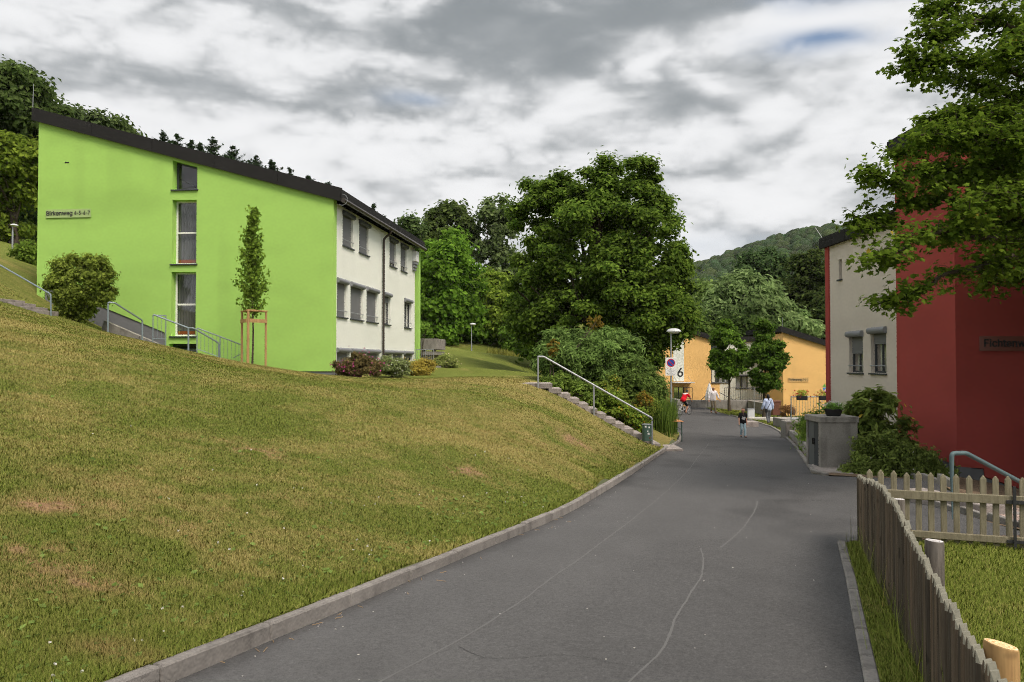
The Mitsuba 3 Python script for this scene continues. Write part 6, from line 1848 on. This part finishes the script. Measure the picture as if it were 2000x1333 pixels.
# boughs: start height on the trunk, then points in the photograph with a distance; each carries twigs
boughs = [(0.42, [(1990, 505, 13.8), (1930, 520, 13.4), (1850, 540, 13.1), (1765, 575, 12.9), (1728, 590, 12.8)], 30), (0.40, [(1985, 470, 13.2), (1910, 460, 12.6), (1830, 450, 12.3), (1760, 490, 12.1), (1722, 500, 12.0)], 30),
          (0.50, [(1990, 400, 13.6), (1900, 395, 13.4), (1800, 390, 13.2), (1730, 420, 13.0), (1678, 435, 12.9)], 42), (0.52, [(1990, 330, 13.4), (1900, 335, 13.0), (1800, 335, 12.8), (1740, 350, 12.7), (1700, 340, 12.6)], 40), (0.55, [(1980, 300, 14.4), (1900, 280, 14.2), (1820, 275, 14.0), (1755, 310, 13.8)], 34),
          (0.60, [(1995, 240, 13.8), (1930, 220, 13.5), (1870, 225, 13.4), (1815, 235, 13.2)], 36), (0.56, [(1990, 285, 13.0), (1925, 265, 12.8), (1865, 262, 12.6), (1800, 270, 12.5)], 36), (0.54, [(1990, 345, 14.8), (1930, 345, 14.8), (1870, 350, 14.9), (1815, 365, 15.0)], 32), (0.70, [(2000, 150, 14.0), (1930, 130, 13.8), (1850, 120, 13.6), (1790, 125, 13.5), (1772, 95, 13.4)], 38), (0.78, [(2000, 60, 14.2), (1930, 40, 14.0), (1860, 60, 13.8), (1790, 70, 13.7)], 36),
          (0.85, [(2010, -20, 14.4), (1930, -20, 14.2), (1850, 10, 14.0), (1815, 20, 13.9)], 32), (0.66, [(2010, 200, 15.2), (1960, 180, 15.4), (1900, 160, 15.5), (1850, 150, 15.6)], 30), (0.48, [(2010, 430, 15.0), (1960, 430, 15.2), (1900, 440, 15.4), (1840, 470, 15.4)], 30), (0.45, [(2020, 540, 14.6), (1970, 540, 14.8), (1910, 560, 15.0)], 18),
          (0.62, [(2030, 250, 12.6), (1990, 260, 12.4), (1950, 280, 12.2)], 24), (0.50, [(2050, 380, 12.6), (2000, 380, 12.4), (1940, 385, 12.2), (1890, 420, 12.0)], 30), (0.82, [(2050, 60, 13.0), (2000, 90, 12.8), (1960, 110, 12.7)], 24), (0.9, [(2100, -150, 14.0), (2000, -150, 13.8), (1900, -110, 13.8)], 30),
          (0.95, [(2200, -300, 14.4), (2100, -320, 14.0), (1980, -260, 14.0)], 34), (0.7, [(2250, 100, 13.4), (2200, 80, 12.4), (2120, 100, 11.6)], 30), (0.6, [(2300, 250, 14.0), (2350, 260, 13.4), (2420, 280, 13.0)], 30), (0.55, [(2280, 400, 13.6), (2250, 420, 12.8), (2190, 450, 12.0)], 30), (0.8, [(2300, -50, 14.8), (2380, -80, 15.2), (2480, -60, 15.6)], 36), (0.7, [(2250, 60, 16.0), (2250, 50, 17.0), (2200, 60, 18.0)], 34), (0.55, [(2200, 300, 16.0), (2180, 300, 17.0), (2120, 330, 18.0)], 30)]
for h, pts, ntw in boughs:
    p0 = np.array([np.interp(h, np.linspace(0, 1, 8), trunk[:, k]) for k in range(3)])
    pts = [p0] + [at(*q) for q in pts]
    s = np.linspace(0, 1, len(pts))
    t = np.linspace(0, 1, 22)
    c = np.stack([PchipInterpolator(s, np.array(pts)[:, k])(t) for k in range(3)], 1)
    c[1:-1] += rg.normal(0, 0.03, (20, 3))
    ms.append(tube(c, np.linspace(0.075, 0.008, 22), 6))
    for k in range(int(ntw * 2.5)):
        u = rg.uniform(0.15, 1.0)
        q0 = np.array([np.interp(u, t, c[:, j]) for j in range(3)])
        dirv = unit(c[min(21, int(u * 21) + 1)] - c[max(0, int(u * 21) - 1)] + rg.normal(0, 0.55, 3) * [1, 1, 0.55] + [0, 0, 0.08])
        L = rg.uniform(0.25, 0.62) * (1.15 - 0.5 * u)
        q1 = q0 + dirv * L
        mid = (q0 + q1) / 2 + [0, 0, 0.03]
        ms.append(tube([q0, mid, q1 - [0, 0, 0.03]], [0.008, 0.005, 0.0025], 4))
        n = int(12 + 26 * L)
        w = rg.uniform(0.15, 1.1, n)[:, None]
        CL.append(q0 + (q1 - q0) * w + rg.normal(0, 0.085, (n, 3)) * [1, 1, 0.6] - [0, 0, 0.03])
        DN.append(np.tile(dirv * 0.3 + [0, 0, 0.85], (n, 1)) + rg.normal(0, 0.45, (n, 3)))
rest, P_ = foliage([((13.4, 16.2, 5.6), (3.4, 3.0, 2.6), 90), ((12.6, 14.6, 8.6), (3.2, 3.2, 2.2), 60), ((14.5, 13.0, 6.0), (3.0, 2.6, 2.8), 50), ((14.6, 17.6, 4.6), (3.5, 2.0, 3.2), 110), ((17.5, 15.0, 3.6), (2.6, 3.2, 3.0), 70), ((15.8, 17.6, 1.0), (3.4, 1.7, 2.3), 80)], rg, 0.8, 190, 0.17, (0.021, 0.037, 0.005), (0.062, 0.088, 0.012), aspect=1.2, shell=0.2)  # unseen foliage mass added outside the frame to shade the red gable
for q in P_[rg.permutation(len(P_))[:40]]:
    p0 = np.array([np.interp(rg.uniform(0.4, 0.95), np.linspace(0, 1, 8), trunk[:, k]) for k in range(3)])
    ms.append(tube([p0, (p0 + q) / 2 - [0, 0, 0.2], q], [0.06, 0.03, 0.01], 5))
CL, DN = np.vstack(CL), np.vstack(DN)
part(KEY, 'trunk', ms, 'm_bark', smooth=True)
leaf_part(KEY, 'crown', maple_leaves(CL, DN, 0.092 * rg.uniform(0.65, 1.25, len(CL)), rg, tint(len(CL), (0.021, 0.037, 0.005), (0.062, 0.088, 0.012), rg, 0.18, 0.004)))
leaf_part(KEY, 'crown', rest)  # second crown part: the added off-frame leaves that block light from the gable

# ------------------------------------------------------------------ the far wooded hill
hx = np.linspace(-150, 750, 120)
hy_ = np.linspace(430, 1000, 70)
ridge = PchipInterpolator([-150, 60, 110, 153, 194, 222, 248, 274, 330, 400, 560, 750], [10, 46, 66, 80, 95, 103, 108, 108, 99, 86, 56, 20])
HX, HY = np.meshgrid(hx, hy_)
prof_ = np.clip(1 - ((HY - 720) / 300) ** 2, 0, 1) ** 0.8
HZ = (ridge(HX) + 2) * prof_ - 4 + 10 * (meshkit.fbm(np.stack([HX / 60, HY / 60, HX * 0], -1), 4, 7) - 0.5) * np.clip(prof_ * 4, 0, 1)
n, m = HX.shape
i, j = np.meshgrid(np.arange(n - 1), np.arange(m - 1), indexing='ij')
qd = np.stack([i * m + j, i * m + j + 1, (i + 1) * m + j + 1, (i + 1) * m + j], -1).reshape(-1, 4)
plain('m_hill', (0.022, 0.036, 0.016), 0.95, 0.05)
part(None, 'hill', up_faces((np.stack([HX.ravel(), HY.ravel(), HZ.ravel()], 1), qd)), 'm_hill', smooth=True)
tag('hill', kind='structure')
rg = np.random.default_rng(190)
ico = trimesh.creation.icosphere(1)
NT = 3600
tx_ = rg.uniform(40, 560, NT)
ty_ = 440 + 300 * rg.random(NT) ** 0.8
from scipy.interpolate import RegularGridInterpolator  # noqa: E402
hz_ = RegularGridInterpolator((hy_, hx), HZ)(np.c_[ty_, tx_])
V_, F_, C_ = [], [], []
base_c = np.array([0.026, 0.050, 0.014])
for k in range(NT):
    r_ = rg.uniform(3.0, 5.6)
    dv = ico.vertices * (1 + 0.35 * (meshkit.noise(ico.vertices * 2.1 + k * 1.7, 3)[:, None] - 0.5)) * [r_, r_, r_ * 1.1]
    V_.append(dv + [tx_[k], ty_[k], hz_[k] + r_ * 0.4])
    F_.append(ico.faces + k * len(ico.vertices))
    t = np.clip(rg.normal(1, 0.22), 0.5, 1.7)
    C_.append(np.tile(base_c * t * [rg.uniform(0.8, 1.3), 1, rg.uniform(0.8, 1.2)], (len(ico.vertices), 1)))
part(None, 'hill_forest', (np.vstack(V_), np.vstack(F_)), 'm_tint', smooth=True, color=np.vstack(C_))
tag('hill_forest', 'dense green forest covering the distant hill', 'forest', 'stuff')

# ------------------------------------------------------------------ grass
GREEN0, GREEN1 = np.array([0.085, 0.118, 0.018]), np.array([0.170, 0.205, 0.040])
DRY0, DRY1 = np.array([0.235, 0.200, 0.056]), np.array([0.385, 0.330, 0.130])


def blades(x, y, z, h, w, rg, lean=0.5, boost=1.0):
    n = len(x)
    d, b = lawn_state(x, y)
    keep = rg.random(n) > b * 0.92
    x, y, z, d, h, w = x[keep], y[keep], z[keep], d[keep], h[keep], w[keep]
    n = len(x)
    a = rg.random(n) * 6.283
    l_ = rg.uniform(0.1, 1.0, n) * lean
    f = rg.random(n) * 6.283
    sx, sy = np.cos(f) * w / 2, np.sin(f) * w / 2
    tip = np.stack([x + np.cos(a) * l_ * h, y + np.sin(a) * l_ * h, z + h * np.sqrt(np.clip(1 - (l_ * 0.7) ** 2, 0.2, 1))], 1)
    v = np.stack([np.stack([x - sx, y - sy, z - 0.006], 1), np.stack([x + sx, y + sy, z - 0.006], 1), tip], 1).reshape(-1, 3)
    nor = unit(np.stack([np.cos(a) * 0.45, np.sin(a) * 0.45, np.full(n, 1.0)], 1) + rg.normal(0, 0.18, (n, 3)))
    w_ = np.clip(d * 1.05 - 0.05 + rg.normal(0, 0.30, n), 0, 1)[:, None]
    t = rg.random((n, 1))
    c = ((GREEN0 * (1 - t) + GREEN1 * t) * (1 - w_) + (DRY0 * (1 - t) + DRY1 * t) * w_) * rg.uniform(0.86, 1.14, (n, 1)) * boost
    kb = np.clip(b[keep] * 1.5, 0, 0.8)[:, None]
    c = c * (1 - kb) + np.array([0.32, 0.205, 0.10]) * rg.uniform(0.7, 1.2, (n, 1)) * kb
    return v, np.repeat(nor, 3, 0), np.repeat(c, 3, 0)


def blade_shape(key, v, n, c, label, cat='grass'):
    f = np.arange(len(v)).reshape(-1, 3)
    path = meshkit.write_ply((v, f), False, None, np.clip(c, 0, 1), normals=n)
    scene[key] = {'type': 'ply', 'filename': path, 'face_normals': False, 'bsdf': {'type': 'ref', 'id': 'm_blade'}}
    tag(key, label, cat, 'stuff')


rg = np.random.default_rng(300)
NB = 960000
d = np.exp(rg.uniform(math.log(2.6), math.log(30), NB))
lo, hi = -0.86 * d - 1.0, KL(d) - 0.085
d, lo, hi = d[hi > lo], lo[hi > lo], hi[hi > lo]
x = lo + (hi - lo) * rg.random(len(d))
keep = (d < 26.2) | (x < 0.6)
d, x = d[keep], x[keep]
dist = np.hypot(x, d)
# the terrain is sampled on a grid, then looked up
gx, gy = np.linspace(-28, 6, 340), np.linspace(2.4, 31, 300)
from scipy.interpolate import RegularGridInterpolator as RGI  # noqa: E402
GG = RGI((gy, gx), G(*np.meshgrid(gx, gy)), bounds_error=False, fill_value=None)
z = GG(np.c_[d, x]) + 0.012
tall = 1 + 0.5 * (meshkit.fbm(np.stack([x * 0.8, d * 0.8, x * 0], -1), 3, 21) - 0.4) * 2
h = 0.0150 * rg.uniform(0.4, 1.5, len(d)) * np.clip(tall, 0.5, 2.0) * (1 + 0.008 * d)
h *= 1 + 1.5 * np.exp(-((KL(d) - x) / 0.7) ** 2) * np.clip(meshkit.fbm(np.stack([x * 2.2, d * 2.2, x * 0], -1), 3, 33) * 2.4 - 0.75, 0, 1.4)
wd = 0.0026 * (1 + 0.26 * np.clip(d - 3, 0, 40)) * rg.uniform(0.7, 1.4, len(d))
v1, n1, c1 = blades(x, d, z, h, wd, rg, 0.9)
# ragged edge over the kerb
NE = 16000
d = np.exp(rg.uniform(math.log(3.0), math.log(25.5), NE))
x = KL(d) - 0.080 - np.abs(rg.normal(0, 0.045, NE))
v2, n2, c2 = blades(x, d, GG(np.c_[d, x]) + 0.01, 0.038 * rg.uniform(0.4, 1.5, NE), 0.004 * (1 + 0.2 * d) * rg.uniform(0.7, 1.3, NE), rg, 1.2)
blade_shape('lawn_grass', np.vstack([v1, v2]), np.vstack([n1, n2]), np.vstack([c1, c2]), 'short mown grass, green with dry straw coloured patches, on the sloping lawn')
# garden and verge strip beside the fence
NB = 300000
d = np.exp(rg.uniform(math.log(2.2), math.log(9.2), NB))
lo = KR(d) + 0.09
x = lo + rg.random(NB) * np.maximum(0.85 * d + 0.8 - lo, 0)
ok = x > lo + 1e-6
d, x = d[ok], x[ok]
z = RGI((gy2 := np.linspace(1.9, 10, 90), gx2 := np.linspace(-0.6, 10, 130)), G(*np.meshgrid(gx2, gy2)), bounds_error=False, fill_value=None)(np.c_[d, x]) + 0.008
fx = FA[0] + (d - FA[1]) * FU[0] / FU[1]
near_f = np.exp(-((x - fx) / 0.12) ** 2)
h = (0.016 + 0.014 * (x > fx)) * rg.uniform(0.5, 1.5, len(d)) * (1 + 0.7 * near_f * rg.random(len(d)))
v1, n1, c1 = blades(x, d, z, h, 0.0030 * (1 + 0.16 * d) * rg.uniform(0.7, 1.3, len(d)), rg, 0.8, 1.05)
blade_shape('garden_grass', v1, n1, c1, 'longer bright green grass in the fenced garden and the verge strip along the fence')
# stalks leaning on the fence
NS = 190
d = rg.uniform(2.6, 9.0, NS)
x = FA[0] + (d - FA[1]) * FU[0] / FU[1] - np.abs(rg.normal(0.10, 0.07, NS))
v1, n1, c1 = blades(x, d, zroad(d) + 0.03, rg.uniform(0.15, 0.48, NS), np.full(NS, 0.006), rg, 0.55, 1.1)
blade_shape('fence_weeds', v1, n1, c1, 'thin tall grass stalks growing along the foot of the wavy fence')
# verge on the far right
NB = 40000
d = np.exp(rg.uniform(math.log(32), math.log(60), NB))
x = KR(d) + 0.1 + rg.uniform(0, 7, NB)
v1, n1, c1 = blades(x, d, G(x, d), 0.07 * rg.uniform(0.5, 1.5, NB), 0.05 * rg.uniform(0.7, 1.3, NB), rg, 0.9)
blade_shape('verge_grass', v1, n1, c1, 'mown grass on the verge under the two round trees')


# broad leaved weeds, clover heads and litter on the lawn
def scatter(n, seed, near=2.8, far=15, edge=1.6):
    rg = np.random.default_rng(seed)
    d = np.exp(rg.uniform(math.log(near), math.log(far), n))
    x = np.where(rg.random(n) < 0.7, KL(d) - 0.2 - np.abs(rg.normal(0, edge, n)), KL(d) - 0.2 - rg.random(n) * np.maximum(KL(d) - 0.2 + 0.65 * d, 0.3))
    return x, d, GG(np.c_[d, x]), rg


x, d, z, rg = scatter(900, 401, 2.8, 12, 0.7)
leaf = leaf_cards(np.stack([x, d, z + 0.02], 1), rg.normal(0, 0.35, (len(x), 3)) + [0, -0.2, 1], 0.022 * rg.uniform(0.5, 1.6, len(x)) * (1 + 0.05 * d), 1.5, rg, tint(len(x), (0.14, 0.22, 0.05), (0.26, 0.36, 0.10), rg, 0.2), 0.1)
part(None, 'lawn_weeds', (leaf[0], leaf[1]), 'm_leaf', color=leaf[2])
tag('lawn_weeds', 'scattered broad leaved weeds and clover leaves in the lawn near the kerb', 'weeds', 'stuff')
x, d, z, rg = scatter(75, 402, 3.2, 14, 1.2)
c = np.repeat(np.stack([x, d, z + 0.03], 1), 3, 0) + rg.normal(0, 0.004, (len(x) * 3, 3))
leaf = leaf_cards(c, rg.normal(size=c.shape), 0.011 * np.repeat(rg.uniform(0.6, 1.3, len(x)) * (1 + 0.06 * d), 3), 1.0, rg, tint(len(c), (0.5, 0.48, 0.44), (0.75, 0.74, 0.7), rg, 0.1), 0.2)
part(None, 'clover_flowers', (leaf[0], leaf[1]), 'm_tint', color=leaf[2])
tag('clover_flowers', 'tiny white clover flower heads dotted over the lawn', 'flowers', 'stuff')
# specks on the asphalt: little pale stones, petals and dry grass
rg = np.random.default_rng(403)
n = 90
d = np.exp(rg.uniform(math.log(3.4), math.log(24), n))
u = np.where(rg.random(n) < 0.45, np.abs(rg.normal(0, 0.05, n)), rg.random(n))
x = KL(d) + 0.03 + u * (KR(np.minimum(d, 9)) - KL(np.minimum(d, 9)) - 0.1)
ms = []
for k in range(n):
    s = rg.uniform(0.002, 0.006)
    o = ico.vertices[:12] if False else trimesh.creation.icosphere(0).vertices
    m = trimesh.convex.convex_hull(o * s * rg.uniform(0.5, 1.4, (len(o), 1)) * [1.3, 1, 0.6])
    m.apply_translation((x[k], d[k], zr_at(x[k], d[k]) + s * 0.35))
    ms.append(m)
part(None, 'road_grit', ms, 'm_stone_white')
tag('road_grit', 'loose pale grit and petals lying on the asphalt', 'grit', 'stuff')
ms = []
for k in range(36):
    dd = math.exp(rg.uniform(math.log(3.6), math.log(12)))
    xx = float(KL(dd)) + abs(rg.normal(0.10, 0.10)) + 0.03
    a = rg.random() * 3.14
    l_ = rg.uniform(0.03, 0.09)
    zz = float(zr_at(xx, dd)) + 0.004
    ms.append(bar((xx, dd, zz), (xx + l_ * math.cos(a), dd + l_ * math.sin(a), zz + 0.004), 0.0016, 4))
part(None, 'dry_clippings', ms, 'm_fresh_wood')
tag('dry_clippings', 'dry straw clippings lying on the asphalt along the left kerb', 'clippings', 'stuff')

# ------------------------------------------------------------------ the air
scene['haze_air'] = {'type': 'homogeneous', 'albedo': 0.95, 'sigma_t': 0.00006}
scene['haze'] = {'type': 'cube', 'to_world': T().translate([150, 500, 45]).scale([700, 560, 85]), 'bsdf': {'type': 'null'}, 'interior': {'type': 'ref', 'id': 'haze_air'}}
scene['camera']['medium'] = {'type': 'ref', 'id': 'haze_air'}
tag('haze', kind='stuff')
